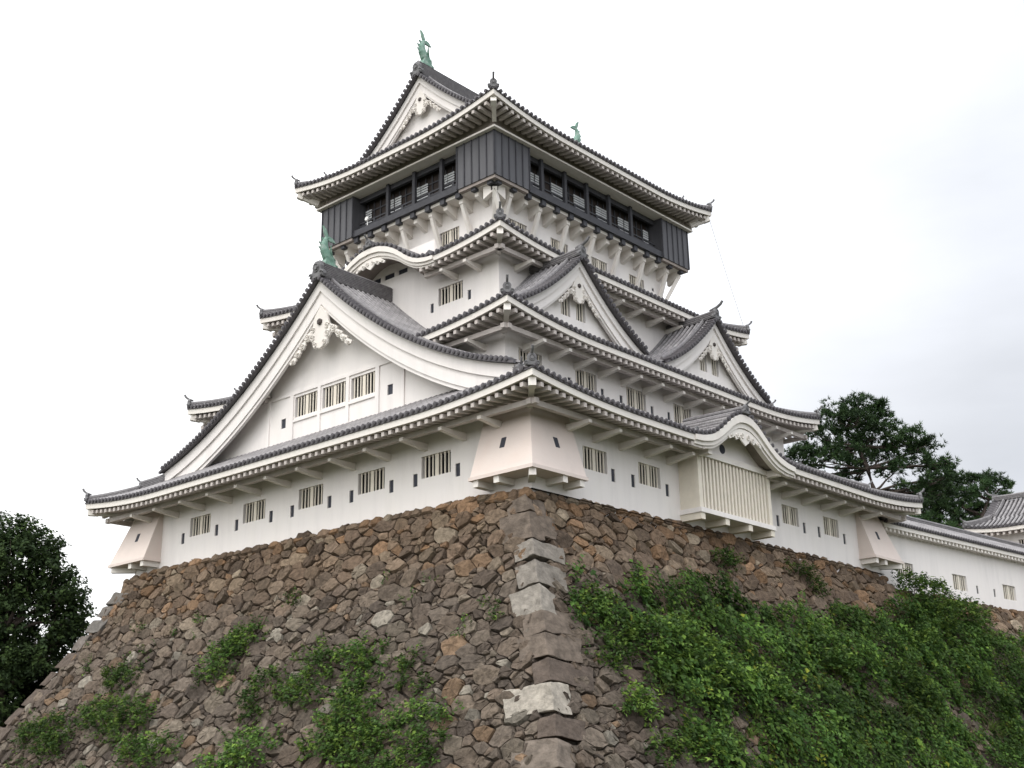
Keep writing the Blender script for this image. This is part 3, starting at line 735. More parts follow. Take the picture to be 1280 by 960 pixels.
# --- top roof: hipped skirt with a gable above, ridge running north-south
ZE4 = 21.3
R4, roof4 = skirt(7.9, 9.83, 5.1, 7.03, ZE4, ZE4+1.5, .60, 6.0, .06, 6.95, 8.77, two=True, rise=.16, beam=False)
def drop4(d):  # mirror of the profile that climbs from the eave at 7.9 to the ridge
    s = 7.9-d; return 27.06-(21.31+.44*s+.0365*s*s)
Z4 = 27.06
gable(keep, S, 0, 5.15, Z4, drop4, 7.45, 6.95, -7.45, 22.4, (), sc=1.12, pend=.85, pz=1.2, oni=1.0, ridge_h=.70)
# north gable closes the far end
m = MB(); g = np.linspace(-5.1, 5.1, 23)
for a, b in zip(g, g[1:]): m.add([N_(a, 6.6, 22.4), N_(b, 6.6, 22.4), N_(b, 6.6, Z4-drop4(abs(b))), N_(a, 6.6, Z4-drop4(abs(a)))], [(0, 1, 2, 3)])
m.build('gable_wall', M['plaster'], keep, recalc=False)
for s in (-1, 1):
    b = MB(); b.loft([[N_(s*d, 7.45, Z4-drop4(d)), N_(s*d, 7.45, Z4-drop4(d)-.62), N_(s*d, 7.2, Z4-drop4(d)-.62), N_(s*d, 7.2, Z4-drop4(d))] for d in np.linspace(0, 5.15, 14)]); b.build('bargeboard', M['plaster'], keep)
shachi(keep, S(0, 7.05, Z4+.92), (0, 1, 0), 1.02); shachi(keep, N_(0, 6.7, Z4+.92), (0, -1, 0), 1.02)
onigawara(roof4, N_(0, 7.5, Z4+.1), Vector((0, 1, 0)), 1.0, horn=False)

# --- black top storey with corner boarding and an open gallery between
zb0, zb1 = 18.0, 20.5; HX, HY = 6.8, 8.62; PW = 2.72; REC = .5
bl = MB(); bt = MB(); ed = MB()
for sx, sy in ((1, -1), (1, 1), (-1, -1), (-1, 1)):
    Q = lambda x, y, z: Vector((sx*x, sy*y, z))
    def slab(m, x0, x1, y0, y1, z0, z1): m.hexa([Q(x0, y0, z0), Q(x1, y0, z0), Q(x1, y1, z0), Q(x0, y1, z0), Q(x0, y0, z1), Q(x1, y0, z1), Q(x1, y1, z1), Q(x0, y1, z1)])
    b = MB(); slab(b, HX-PW, HX, HY-PW, HY, zb0, zb1)
    p_ = b.build('corner_boarding', M['black'], keep)
    q = MB()
    for i in range(6):
        x = HX-PW+.04+(PW-.08)*i/5
        slab(q, x-.035, x+.035, HY+.002, HY+.045, zb0+.02, zb1-.01); slab(q, HX+.002, HX+.045, HY-PW+.04+(PW-.08)*i/5-.035, HY-PW+.04+(PW-.08)*i/5+.035, zb0+.02, zb1-.01)
    q.build('board_batten', M['black2'], p_)
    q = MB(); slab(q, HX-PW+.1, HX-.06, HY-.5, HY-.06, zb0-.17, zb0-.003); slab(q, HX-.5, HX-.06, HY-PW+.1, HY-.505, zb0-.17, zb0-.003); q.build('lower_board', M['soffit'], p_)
gal = None
for fr, a, o in ((S, HX, HY), (E, HY, HX), (N_, HX, HY), (W, HY, HX)):
    L_ = a-PW; m = MB(); m.fbox(fr, -L_-.1, L_+.1, o-REC-.05, o-.06, zb0-.02, zb0+.34); fb_ = m.build('gallery_floor_beam', M['black2'], keep)
    m = MB(); m.fbox(fr, -L_, L_, o-REC-.2, o-REC, zb1-.30, zb1-.003); m.build('gallery_lintel', M['black2'], keep)
    k = 3 if fr in (S, N_) else 5
    xs_ = [-1.60, .50, 2.60] if fr == S else [-4.5, -2.55, -.65, 1.35, 3.4] if fr == E else list(np.linspace(-L_, L_, k+2)[1:-1])
    for x in xs_:
        m = MB(); m.fbox(fr, x-.10, x+.10, o-REC+.0, o-REC+.18, zb0+.342, zb1-.01); m.build('gallery_post', M['black2'], keep)
    m = MB()
    for zz in (.52, .72, .92): m.fbox(fr, -L_, L_, o-REC-.06, o-REC-.005, zb0+zz-.04, zb0+zz+.04)
    e_ = [-L_]+xs_+[L_]
    for x0, x1 in zip(e_, e_[1:]): m.fbox(fr, (x0+x1)/2-.07, (x0+x1)/2+.07, o-REC-.07, o-REC+.02, zb0+.34, zb0+.93)
    m.build('gallery_railing', M['black2'], keep)
    # inner wall of the gallery with pale slatted windows
    m = MB(); m.fbox(fr, -L_, L_, o-REC-.60, o-REC-.50, zb0, zb1-.06); iw = m.build('gallery_inner_wall', M['brown'], keep)
    m = MB(); q_ = -L_+.2
    while q_ < L_: m.fbox(fr, q_-.035, q_+.035, o-REC-.499, o-REC-.44, zb0+.35, zb1-.3); q_ += .52
    for zz in (.95, 1.75): m.fbox(fr, -L_, L_, o-REC-.499, o-REC-.45, zb0+zz-.04, zb0+zz+.04)
    m.build('window_frame', M['black2'], iw)
    for x0, x1 in zip(e_, e_[1:]):
        for cx in (x0+(x1-x0)*.12, x0+(x1-x0)*.86):
            m = MB()
            for i in range(8): m.fbox(fr, cx-.25, cx+.25, o-REC-.435, o-REC-.40, zb0+.72+.145*i, zb0+.72+.145*i+.095)
            m.build('slatted_blind', M['blind'], iw)
    # projecting white cornice, its underside is the gallery ceiling
    m = MB(); m.loft([[fr(t*(a+.25-(o+.25-oo)), oo, zz) for oo, zz in ((o+.25, zb1+.10), (o+.25, zb1), (o-REC-.21, zb1), (o-REC-.21, zb1+.10))] for t in (-1, 1)])
    m.build('gallery_cornice', M['trim'], keep)
    m = MB(); m.fbox(fr, -L_, L_, o-REC-1.05, o-REC-.215, zb1-.05, zb1-.002); m.build('gallery_ceiling', M['brown'], keep)
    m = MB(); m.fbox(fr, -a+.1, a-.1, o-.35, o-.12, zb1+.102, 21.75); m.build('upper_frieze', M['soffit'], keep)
    # plaster brackets and struts carrying the gallery
    o4 = 7.4 if fr in (S, N_) else 5.6; a4 = 5.6 if fr in (S, N_) else 7.4
    n = 12 if fr in (S, N_) else 15
    for i in range(n):
        x = -a+.55+(2*a-1.1)*i/(n-1)
        if abs(x) > a4+.3 and fr in (N_, W): continue
        m = MB(); m.hexa([fr(x-.13, o4-.02, 17.10), fr(x+.13, o4-.02, 17.10), fr(x+.13, o-.42, 17.42), fr(x-.13, o-.42, 17.42), fr(x-.13, o4-.02, 17.80), fr(x+.13, o4-.02, 17.80), fr(x+.13, o-.42, 17.80), fr(x-.13, o-.42, 17.80)])
        arm = m.build('gallery_bracket', M['trim'], keep)
        m = MB(); m.fbox(fr, x-.16, x+.16, o-.419, o-.16, 17.66, 17.975); m.build('bracket_end', M['black2'], arm)
        if i % 2 == 1 and fr in (S, E):
            m = MB(); m.beam(fr(x, o4+.02, 15.75), fr(x, o-.55, 17.42), .20, .20); m.build('strut', M['trim'], keep)
m = MB(); m.hexa([Vector(p) for p in [(-HX+.3, -HY+.3, 17.8), (HX-.3, -HY+.3, 17.8), (HX-.3, HY-.3, 17.8), (-HX+.3, HY-.3, 17.8), (-HX+.3, -HY+.3, 17.97), (HX-.3, -HY+.3, 17.97), (HX-.3, HY-.3, 17.97), (-HX+.3, HY-.3, 17.97)]]); m.build('gallery_floor', M['trim'], keep)
for sx, sy in ((1, -1), (1, 1), (-1, -1)):
    m = MB(); m.beam(Vector((sx*5.6, sy*7.4, 15.7)), Vector((sx*6.35, sy*8.15, 17.6)), .24, .22); m.build('strut', M['trim'], keep)
# small white floodlight at the gallery's end
m = MB(); m.tube([S(-2.95, HY-.1, 18.35), S(-2.95, HY-.1, 18.62)], .03, 6)
m.loft([[S(-2.95+r_*math.cos(a), HY-.1+q, 18.74+r_*math.sin(a)) for a in np.linspace(0, 2*PI, 11)[:-1]] for r_, q in ((.04, -.12), (.11, -.07), (.14, .05), (.12, .1))]); m.build('floodlight', M['lamp'], keep)
# lightning cable down the north-east corner
m = MB(); m.tube([Vector((7.7, 9.7, 21.7)), Vector((8.2, 10.4, 18)), Vector((9.0, 10.8, 14.0))], .012, 5); m.build('lightning_cable', M['cable'], keep)
# ================================================================== STONE BASE
ZT = -0.6
def dL(h): return 0.35+0.40*h+0.017*h*h if h < 7.4 else 0.35+.4*7.4+.017*7.4**2+.6*(h-7.4)
def dR(h): return dL(h)-0.35*max(0, 1-h/6)
def pS(u, h, off=0): return Vector((u, -14.65-dL(h)-off*.87, ZT-h+off*.45))
def pE(u, h, off=0): return Vector((14+dR(h)+.09*max(0, u-16)+off*.87, u, ZT-h+off*.45))

def stone_cells(u0, u1, h1, seed, inside, big=.64, lim=None, top=0.0):
    """power diagram of irregular stones in wall coordinates (u along, h down)"""
    rg = random.Random(seed); AS = 1.75
    pts = []; grid = {}
    def ok(x, y, r, q):
        cx, cy = int(x//1), int(y//1)
        for i in range(cx-2, cx+3):
            for j in range(cy-2, cy+3):
                for (a, b, r_) in grid.get((i, j), ()):
                    if (a-x)**2+(b-y)**2 < (q*(r+r_))**2: return False
        return True
    U0, U1 = u0/AS, u1/AS; area = (U1-U0)*h1
    for r, tries, q in ((.50*big, area*3, .86), (.37*big, area*8, .84), (.25*big, area*16, .84), (.13*big, area*26, .9), (.08*big, area*30, .95)):
        for _ in range(int(tries)):
            x = rg.uniform(U0, U1); y = rg.uniform(-.1, h1); rr = r*rg.uniform(.85, 1.15)
            if not inside(x*AS, y): continue
            if ok(x, y, rr, q): pts.append((x, y, rr)); grid.setdefault((int(x//1), int(y//1)), []).append((x, y, rr))
    cells = []
    for (x, y, r) in pts:
        R = 1.0; tl = top-.10+(.2*max(0, min(1, (abs(x*AS)-11.5)/2)) if top == 0 else 0)+.16*noise.noise(Vector((x*1.9, 3.1, seed)))
        lo, hi = lim(max(y, 0)) if lim else (-99, 99)
        xa, xb = max(x-R, lo/AS), min(x+R, hi/AS); ya = max(y-R, tl)
        if xb-xa < .08: continue
        poly = [(xa, ya), (xb, ya), (xb, y+R), (xa, y+R)]
        cx, cy = int(x//1), int(y//1)
        for i in range(cx-2, cx+3):
            for j in range(cy-2, cy+3):
                for (a, b, r_) in grid.get((i, j), ()):
                    dx, dy = a-x, b-y; d2 = dx*dx+dy*dy
                    if d2 < 1e-9 or d2 > 5: continue
                    # radical axis: points with (p-c).d <= t
                    t = (d2 + r*r - r_*r_)/2
                    new = []
                    for k in range(len(poly)):
                        p, q = poly[k], poly[(k+1) % len(poly)]
                        fp = (p[0]-x)*dx+(p[1]-y)*dy-t; fq = (q[0]-x)*dx+(q[1]-y)*dy-t
                        if fp <= 0: new.append(p)
                        if (fp < 0 < fq) or (fq < 0 < fp):
                            s = fp/(fp-fq); new.append((p[0]+s*(q[0]-p[0]), p[1]+s*(q[1]-p[1])))
                    poly = new
                    if len(poly) < 3: break
                if len(poly) < 3: break
            if len(poly) < 3: break
        if len(poly) >= 3: cells.append(([(a*AS, b) for a, b in poly], x*AS, y, r))
    return cells

PAL = [(.215, .170, .135), (.195, .156, .125), (.24, .195, .155), (.175, .142, .118), (.235, .196, .16), (.21, .175, .145), (.155, .128, .108), (.27, .23, .185)]
ORA = [(.28, .195, .13), (.25, .18, .125), (.30, .215, .15)]
def stone_col(rg, h, u, warm):
    c = rg.choice(PAL)
    if rg.random() < warm*max(.15, 1-h/4.5): c = rg.choice(ORA)
    if rg.random() < .04: c = (.36, .33, .28)
    wv = max(0, min(1, (4.2-h)/2.5)); c = (c[0]*(1+.10*wv), c[1]*(1-.0*wv), c[2]*(1-.10*wv)) if wv else (c[0]*.98, c[1]*.985, c[2]*.99)
    c = (c[0], c[1]*.97, c[2]*.93); k = rg.uniform(.44, .82)*(1.0 if h < 5 else .9)
    return tuple(x*k for x in c)
def stones(mb, cells, P, seed, warm=.3, skip=lambda u, h: False, hmax=99):
    rg = random.Random(seed)
    for poly, cx, cy, r in cells:
        if skip(cx, cy) or len(poly) < 3: continue
        mx = sum(p[0] for p in poly)/len(poly); my = sum(p[1] for p in poly)/len(poly)
        # knock the corners off and roughen the outline
        pl = []
        n = len(poly)
        for i in range(n):
            p, q = poly[i], poly[(i+1) % n]; c = rg.uniform(.02, .09)
            L_ = math.hypot(q[0]-p[0], q[1]-p[1])
            if L_ < .03: continue
            for s in ((c, 1-c) if L_ < .5 else (c, .5, 1-c)):
                j = .035*min(1, r/.3)
                pl.append((p[0]+(q[0]-p[0])*s+rg.uniform(-j, j), p[1]+(q[1]-p[1])*s+rg.uniform(-j, j)))
        if len(pl) < 4: continue
        g = 1-min(.12, rg.uniform(.008, .03)/max(r, .1))
        rough = rg.uniform(.02, .14)*min(1, r/.3); tx, ty = rg.uniform(-.2, .2), rg.uniform(-.30, .16)
        base = rg.uniform(-.06, .07)
        def ring(s, off, tilt): return [P(mx+(a-mx)*s, my+(b-my)*s, off+tilt*((a-mx)*tx+(b-my)*ty)) for a, b in pl]
        hh = rg.uniform(.02, .065)*min(1, r/.3)
        s3 = rg.uniform(.5, .72)
        rings = [ring(g, -.32, 0), ring(g*.985, base-.06, .5), ring(g*rg.uniform(.91, .965), base+hh*rg.uniform(.4, .9), 1), [v+(P(mx, my, 1)-P(mx, my, 0))*rg.uniform(-.028, .028) for v in ring(s3, base+hh, 1)]]
        k = len(pl); vs = [v for q in rings for v in q]+[P(mx+rg.uniform(-.05, .05), my+rg.uniform(-.05, .05), base+hh+rg.uniform(-.01, .035))]
        fs = [(i*k+j, i*k+(j+1) % k, (i+1)*k+(j+1) % k, (i+1)*k+j) for i in range(3) for j in range(k)]+[(3*k+j, 3*k+(j+1) % k, 4*k) for j in range(k)]
        mb.add(vs, fs, 0, col=stone_col(rg, cy, cx, warm))

base = thing('castle_stone_wall', (0, 0, -13.6), 'battered base of rough brown fieldstones under the white keep', 'stone wall')
HB = 13.0
core = MB()
for P_, a in ((lambda u, h: pS(u, h, -.22), 'S'), (lambda u, h: pE(u, h, -.22), 'E')):
    g = []
    for h in np.linspace(0, HB, 14):
        if a == 'S': g.append([P_(t*(14+dL(h)-.2), h) for t in np.linspace(-1, 1, 12)])
        else: g.append([P_(-14.65-dL(h)+.2+t*(29.3+2*dL(h)-.4), h) for t in np.linspace(0, 1, 12)])
    core.loft(g, closed=False, caps=False)
core.loft([[Vector((-14-dL(h)+.2, y, ZT-h)) for y in (-14.65-dL(h)+.2, 14.65+dL(h)-.2)] for h in np.linspace(0, HB, 10)], closed=False, caps=False)
core.loft([[Vector((x, 14.65+dL(h)-.2, ZT-h)) for x in (-14-dL(h)+.2, 14+dR(h)-.2)] for h in np.linspace(0, HB, 10)], closed=False, caps=False)
core.add([Vector((-14.2, -14.85, ZT-.02)), Vector((14.2, -14.85, ZT-.02)), Vector((14.2, 14.85, ZT-.02)), Vector((-14.2, 14.85, ZT-.02))], [(0, 1, 2, 3)])
core.build('rubble_core', M['gap'], base)

# dressed corner stones, long side alternating
GREY = (.192, .172, .148); LGREY = (.232, .21, .18); WARM = (.135, .108, .086); PALE = (.315, .285, .24); DARK = (.10, .078, .063)
CS = [(1.05, 1.02, WARM, 0), (1.72, .58, WARM, 1), (2.30, .80, GREY, 2), (3.22, .98, GREY, 0), (4.22, 1.12, LGREY, 1), (5.2, .90, WARM, 2), (6.12, .92, WARM, 0), (7.05, .80, DARK, 2), (7.88, 1.02, PALE, 1), (8.95, .72, DARK, 2), (9.70, .92, (.16, .132, .108), 1), (10.65, .85, DARK, 2), (11.55, .9, WARM, 1)]
CS = [(.35, .62, WARM, 0)]+CS
def corner_stones(key, sx, sy, specs):
    for i, (h0, hh, colr, typ) in enumerate(specs):
        rg = random.Random(i*7+len(key)); b = MB()
        if typ == 1: ls, le = rg.uniform(1.9, 2.4), rg.uniform(.9, 1.2)
        elif typ == 2: ls, le = rg.uniform(.9, 1.15), rg.uniform(2.0, 2.5)
        else: ls, le = rg.uniform(1.3, 1.7), rg.uniform(1.5, 2.0)
        ls *= rg.uniform(.62, 1.12); le *= rg.uniform(.62, 1.12)
        h1 = h0+hh-rg.uniform(.0, .09); e = rg.uniform(.03, .10)
        def p(a, b_, h, off):   # a: distance along south face, b_: along east face
            du, dv = 14+(dR(h) if sx > 0 else dL(h)), 14.65+dL(h)
            return Vector((sx*(du-a+off), sy*(dv-b_+off), ZT-h))
        sl0, sl1 = (rg.uniform(.22, .4) if colr in (GREY, LGREY) else rg.uniform(.06, .2)), rg.uniform(-.06, .12); sl2, sl3 = sl1+rg.uniform(-.08, .12), sl0+rg.uniform(-.05, .15); sl1 += sl0*.5; sl2 += sl3*.5
        lo = [p(0, 0, h1, e), p(ls*.95, 0, h1+sl1, e), p(ls*.95, .6, h1+sl1, -.1), p(.6, le*.95, h1+sl2, -.1), p(0, le*.95, h1+sl2, e)]
        hi = [p(0, 0, h0, e), p(ls, 0, h0+sl0, e), p(ls, .6, h0+sl0, -.1), p(.6, le, h0+sl3, -.1), p(0, le, h0+sl3, e)]
        b.loft([lo, hi])
        for k in range(len(b.v)): b.col[k] = tuple(c*rg.uniform(.97, 1.03) for c in colr)
        o = b.build('corner_stone', M['cut'], base)
        bm = bmesh.new(); bm.from_mesh(o.data)
        bmesh.ops.bevel(bm, geom=bm.edges[:], offset=.03, segments=2, affect='EDGES', profile=.5)
        bmesh.ops.subdivide_edges(bm, edges=[e_ for e_ in bm.edges if e_.calc_length() > .35], cuts=5, use_grid_fill=True)
        for v in bm.verts: v.co += Vector((noise.noise(v.co*1.7), noise.noise(v.co*1.7+Vector((9, 3, 1))), noise.noise(v.co*1.7+Vector((2, 8, 5)))))*.07 + Vector((noise.noise(v.co*4.5), noise.noise(v.co*4.5+Vector((4, 1, 1))), noise.noise(v.co*4.5+Vector((7, 8, 2)))))*.03
        lay = bm.verts.layers.float_color.get('Col')
        if lay:
            for v in bm.verts: v[lay] = (*colr, 1)
        bm.to_mesh(o.data); bm.free()
        if colr == PALE: o['label'] = 'pale cream corner stone with a light vertical streak'
        elif colr == LGREY: o['label'] = 'smooth light grey dressed corner stone'
corner_stones('near', 1, -1, CS)
corner_stones('west', -1, -1, [(.75, .6, (.15, .135, .12), 1), (1.5, .55, (.14, .125, .11), 2), (2.2, .7, (.15, .138, .125), 1), (3.0, .75, (.15, .13, .115), 2), (3.85, .8, DARK, 1), (4.8, .75, DARK, 2), (5.7, .8, DARK, 1), (6.6, .8, DARK, 2), (7.5, .8, DARK, 1)])
corner_stones('north', 1, 1, [(.5, .7, WARM, 1), (1.3, .7, WARM, 2), (2.1, .7, WARM, 1)])

def cs_len(h, face):
    for h0, hh, _, typ in CS:
        if h0 <= h < h0+hh: return {0: (.75, .9), 1: (1.15, .6), 2: (.6, 1.25)}[typ][face]
    return .25
def near_arris(u, h, sgn=1):
    c = 14+dL(h)-u*sgn
    for h0, hh, _, typ in CS:
        if h0+.05 < h < h0+hh-.08 and c < (1.75 if typ == 1 else 1.0 if typ == 2 else 1.3): return True
    return False
cS = stone_cells(-22, 22, 12.2, 11, lambda u, h: abs(u) < 14+dL(max(h, 0))-.02, lim=lambda h: (-14-dL(h)+.55, 14+dL(h)-cs_len(h, 0)))
sm = MB(); stones(sm, cS, pS, 5, .2)
s_o = sm.build('stone_facing', M['stone'], base, recalc=False)
def near_arrisE(u, h):
    c = u+14.65+dL(h)
    for h0, hh, _, typ in CS:
        if h0+.05 < h < h0+hh-.08 and c < (1.0 if typ == 1 else 1.75 if typ == 2 else 1.3): return True
    return False
cE = stone_cells(-22, 22, 12.2, 23, lambda u, h: -14.65-dL(max(h, 0))+.02 < u < 14.65+dL(max(h, 0))-.02, lim=lambda h: (-14.65-dL(h)+cs_len(h, 1), 14.65+dL(h)-.5))
sm = MB(); stones(sm, cE, pE, 9, .32); sm.build('stone_facing', M['stone'], base, recalc=False)
# loose cap stones and small rubble along the top edge
rg = random.Random(4); cm = MB()
for P_, a in ((pS, 14.2), (pE, 14.8)):
    u = -a
    while u < a:
        w_ = rg.uniform(.45, 1.15); hgt = rg.uniform(.04, .2); cx = u+w_/2; o0 = -.30; 
        n = 7; dz = .22*max(0, min(1, (abs(cx)-11.5)/2)); pr = [(cx+w_*.52*math.cos(t)*rg.uniform(.85, 1.1), .12+dz-(hgt+.12)*max(-.4, math.sin(t))*rg.uniform(.85, 1.05)) for t in np.linspace(0, 2*PI, n+1)[:-1]]
        rings = [[P_(x, z, o) for x, z in pr] for o in (o0, .02)]+[[P_(cx+(x-cx)*.8, .02+(z-.02)*.8, .12) for x, z in pr]]
        cm.loft(rings); c = stone_col(rg, 0, 0, .35)
        for i in range(len(cm.v)-3*n, len(cm.v)): cm.col[i] = c
        u += w_*.96
cm.build('cap_stones', M['stone'], base)

# ================================================================== CONNECTING WALL
ANG = math.atan(.09)
class Line:
    def __init__(s, p0, ang): s.p = p0; s.t = (-math.sin(-ang), math.cos(ang)); s.n = (math.cos(ang), -math.sin(ang)); 
    def f(s, u, o, z): return Vector((s.p[0]+s.t[0]*u+s.n[0]*o, s.p[1]+s.t[1]*u+s.n[1]*o, z))
LN = Line((13.55, 15.2), ANG).f          # u runs north along the wall, o towards the camera side
LB = lambda u, o, z: LN(u, -1.6-o, z)     # back slope
cw = thing('connecting_wall', LN(0, 0, -1.4), 'long low white plastered wall with a tiled roof running off to the right of the keep', 'castle wall')
LW = 46.0
cwh = [(c-.85, c+.85, a, a+.92) for c, a in ((3.1, -.42), (9.3, -.52), (15.6, -.55), (22.0, -.55), (28.5, -.55), (35.0, -.55))]
cwl = [(c-.12, c+.12, -.55, -.05) for c in (11.4, 13.6, 17.9, 19.7, 24.4, 26.4)]
mb = MB(); wall_face(mb, LN, -.6, LW, 0, -1.45, 2.3, cwh+cwl)
mb.add([LN(LW, 0, -1.4), LN(LW, -1.6, -1.4), LN(LW, -1.6, 2.3), LN(LW, -.8, 3.1), LN(LW, 0, 2.3)], [(0, 1, 2, 3, 4)]); mb.add([LN(-.6, -1.6, -1.4), LN(LW, -1.6, -1.4), LN(LW, -1.6, 2.3), LN(-.6, -1.6, 2.3)], [(0, 1, 2, 3)])
mb.build('wall', M['plaster'], cw, recalc=False)
for h in cwh: window(cw, LN, h, 0, 7, .2)
for h in cwl: loophole(cw, LN, h, 0)
t = MB()
sdv = LN(1, 0, 0)-LN(0, 0, 0)
for fr in (LN, LB):
    U0 = .3; n = int((LW-U0)/.30); p = (LW-U0)/n; ov = LN(0, 1, 0)-LN(0, 0, 0)
    if fr is LB: ov = -ov
    zr = lambda o: 2.52+(.62-o)*.60
    ds = [.66, .2, -.3, -.8]
    vs = [fr(U0+p*i, o, zr(o)) for i in range(n+1) for o in ds]
    t.add(vs, [(i*4+j, (i+1)*4+j, (i+1)*4+j+1, i*4+j+1) for i in range(n) for j in range(3)], 0, row=[.66-o for i in range(n+1) for o in ds])
    t.loft([[fr(u, .66, zr(.66)), fr(u, .66, zr(.66)-.10), fr(u, .60, zr(.66)-.10), fr(u, .60, zr(.6)-.01)] for u in (U0, LW)], mi=1)
    for i in range(n):
        u = U0+p*(i+.5); row_mesh(t, [fr(u, o, zr(o)+.03) for o in (.68, .2, -.3, -.8)], sdv, .085, row=[0, .5, 1, 1.5]); disc(t, fr(u, .72, zr(.70)+.03), ov, sdv, .095)
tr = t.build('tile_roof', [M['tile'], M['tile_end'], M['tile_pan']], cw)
m = MB(); ridge(m, [LN(u, -.8, 3.36) for u in np.linspace(.4, LW, 12)], .34, .22); m.build('roof_ridge', M['ridge'], tr)
m = MB(); m.loft([[LN(q, .60, 2.42), LN(q, -.8, 3.22), LN(q, -2.2, 2.42), LN(q, -2.2, 2.3), LN(q, .60, 2.3)] for q in (.22, .30)]); m.build('roof_end', M['trim'], cw); m = MB(); m.fbox(LN, .3, LW, .36, .60, 2.16, 2.415); m.fbox(LN, .3, LW, .0, .359, 2.30, 2.40); m.build('eave_board', M['trim'], cw)
m = MB(); u = .5
while u < LW: m.fbox(LN, u, u+.17, .005, .55, 1.97, 2.158); u += .44
tag(m.build('rafters', M['trim'], cw), kind='stuff')
# its stone footing
ft = thing('low_stone_wall', LN(0, 0, -13.6), 'rough stone footing below the low wall at the far right edge, half hidden by vines', 'stone wall')
cF = stone_cells(15, 58, 4.6, 31, lambda u, h: u > 15.2 and h > .78, top=.85)
sm = MB(); stones(sm, cF, pE, 12, .35); sm.build('stone_facing', M['stone'], ft, recalc=False)
m = MB(); m.loft([[pE(u, h, -.2) for h in np.linspace(.8, 13, 8)] for u in np.linspace(14.9, 60, 14)], closed=False, caps=False); m.build('rubble_core', M['gap'], ft)

# ================================================================== TURRET FAR RIGHT
TF = Frame(15.8, 44.2, -PI/2)     # local S looks west, local W looks north, local E looks south
tur = thing('corner_turret', (15.8, 44.2, -1.0), 'white turret with a grey tiled roof standing beyond the low wall at the right edge', 'turret')
m = MB()
for fr, a, o in ((TF.S, 3.2, 6.0), (TF.E, 6.0, 3.2), (TF.N, 3.2, 6.0), (TF.W, 6.0, 3.2)): wall_face(m, fr, -a, a, o, -1.0, 6.35, [(-3.5, -2.0, 4.2, 5.1)] if fr == TF.E else [])
m.build('wall', M['plaster'], tur, recalc=False)
m = MB(); m.hexa([TF.w(sx*q, sy*r_, z) for z, q, r_ in ((-13.6, 6.5, 9.3), (-1.02, 3.3, 6.1)) for sx, sy in ((-1, -1), (1, -1), (1, 1), (-1, 1))]); m.build('stone_plinth', M['gap'], tur); window(tur, TF.E, (-3.5, -2.0, 4.2, 5.1), 3.2)
_keep = keep; keep = tur
tz = 5.95; tsides = {k_: Side(fr, a, o, ai, oi, tz, tz+.85, .35, 3.5, .1) for k_, fr, a, o, ai, oi in (('S', TF.S, 4.2, 7.0, 2.7, 5.5), ('E', TF.E, 7.0, 4.2, 5.5, 2.7), ('N', TF.N, 4.2, 7.0, 2.7, 5.5), ('W', TF.W, 7.0, 4.2, 5.5, 2.7))}
t = MB()
for sd in tsides.values(): tile_side(t, sd, [(-sd.a_e, sd.a_e)], 4)
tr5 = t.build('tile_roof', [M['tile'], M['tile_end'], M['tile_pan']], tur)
for k_, sd in tsides.items(): eaves(tur, sd, [(-sd.a_e, sd.a_e)], 6.0 if k_ in 'SN' else 3.2, 3.2 if k_ in 'SN' else 6.0, rise=.2, beam=False)
for k_, su in (('S', 1), ('S', -1), ('N', 1), ('N', -1)): hip(tr5, tsides[k_], su, two=False)
gable(tur, TF.S, 0, 2.75, tz+2.75, lambda d: .80*d-.035*d*d, 5.9, 5.2, -5.9, tz+.5, (), sc=.5, pend=.5, oni=.7, ridge_h=.3)
keep = _keep

# ================================================================== PLANTS
LEAFC = [(.075, .135, .030), (.058, .112, .025), (.10, .165, .034), (.046, .090, .022), (.125, .19, .036), (.066, .112, .038)]
def leaf(mb, p, n, d, L, W_, col):
    s = n.cross(d)
    if s.length < .01: return
    s.normalize(); d = s.cross(n).normalized()
    mb.add([p-d*L*.5, p+s*W_*.5+n*W_*.12, p+d*L*.5-n*L*.10, p-s*W_*.5+n*W_*.12], [(0, 1, 2), (0, 2, 3)], 0, col=col)
def rvec(rg): 
    while True:
        v = Vector((rg.uniform(-1, 1), rg.uniform(-1, 1), rg.uniform(-1, 1)))
        if .05 < v.length < 1: return v.normalized()
def bush_mesh(mb, P, blobs, n, rg, size=.17, tone=1.0, outn=Vector((.5, -.5, .7)), pal=LEAFC):
    """leaves on sprays that grow out of the wall: blobs = (u, h, ru, rh, thickness)"""
    tot = sum(b[2]*b[3] for b in blobs)
    for (bu, bh, ru, rh, th) in blobs:
        k = max(6, int(n*2.7*ru*rh/tot/9))
        for _ in range(k):      # one spray
            a = rg.uniform(0, 2*PI); q = math.sqrt(rg.random())
            q = q*1.28 if rg.random() < .3 else q; u = bu+ru*q*math.cos(a); h = bh+rh*q*math.sin(a)
            if noise.noise(Vector((u*1.5, h*2.0, 77))) < -.12-.35*(1-q): continue
            edge = math.sqrt(max(0, 1-q*q))
            off = th*(.15+.85*edge)*rg.uniform(.25, 1.0)
            p0 = P(u, h, off); sd = (outn*.6+rvec(rg)*.8+Vector((0, 0, .25))).normalized(); tn = tone*rg.uniform(.7, 1.25)
            c0 = rg.choice(pal)
            for i in range(9):
                p = p0+sd*(.05+.055*i)*size/.17+rvec(rg)*.07*size/.17; nrm = (Vector((0, 0, .8))+outn*.35+rvec(rg)*.7).normalized()
                L_ = size*rg.uniform(.7, 1.3); kk = tn*rg.uniform(.8, 1.2)
                leaf(mb, p, nrm, (rvec(rg)+sd*.6).normalized(), L_, L_*rg.choice((.28, .5, .6, .7)), (c0[0]*kk, c0[1]*kk, c0[2]*kk))
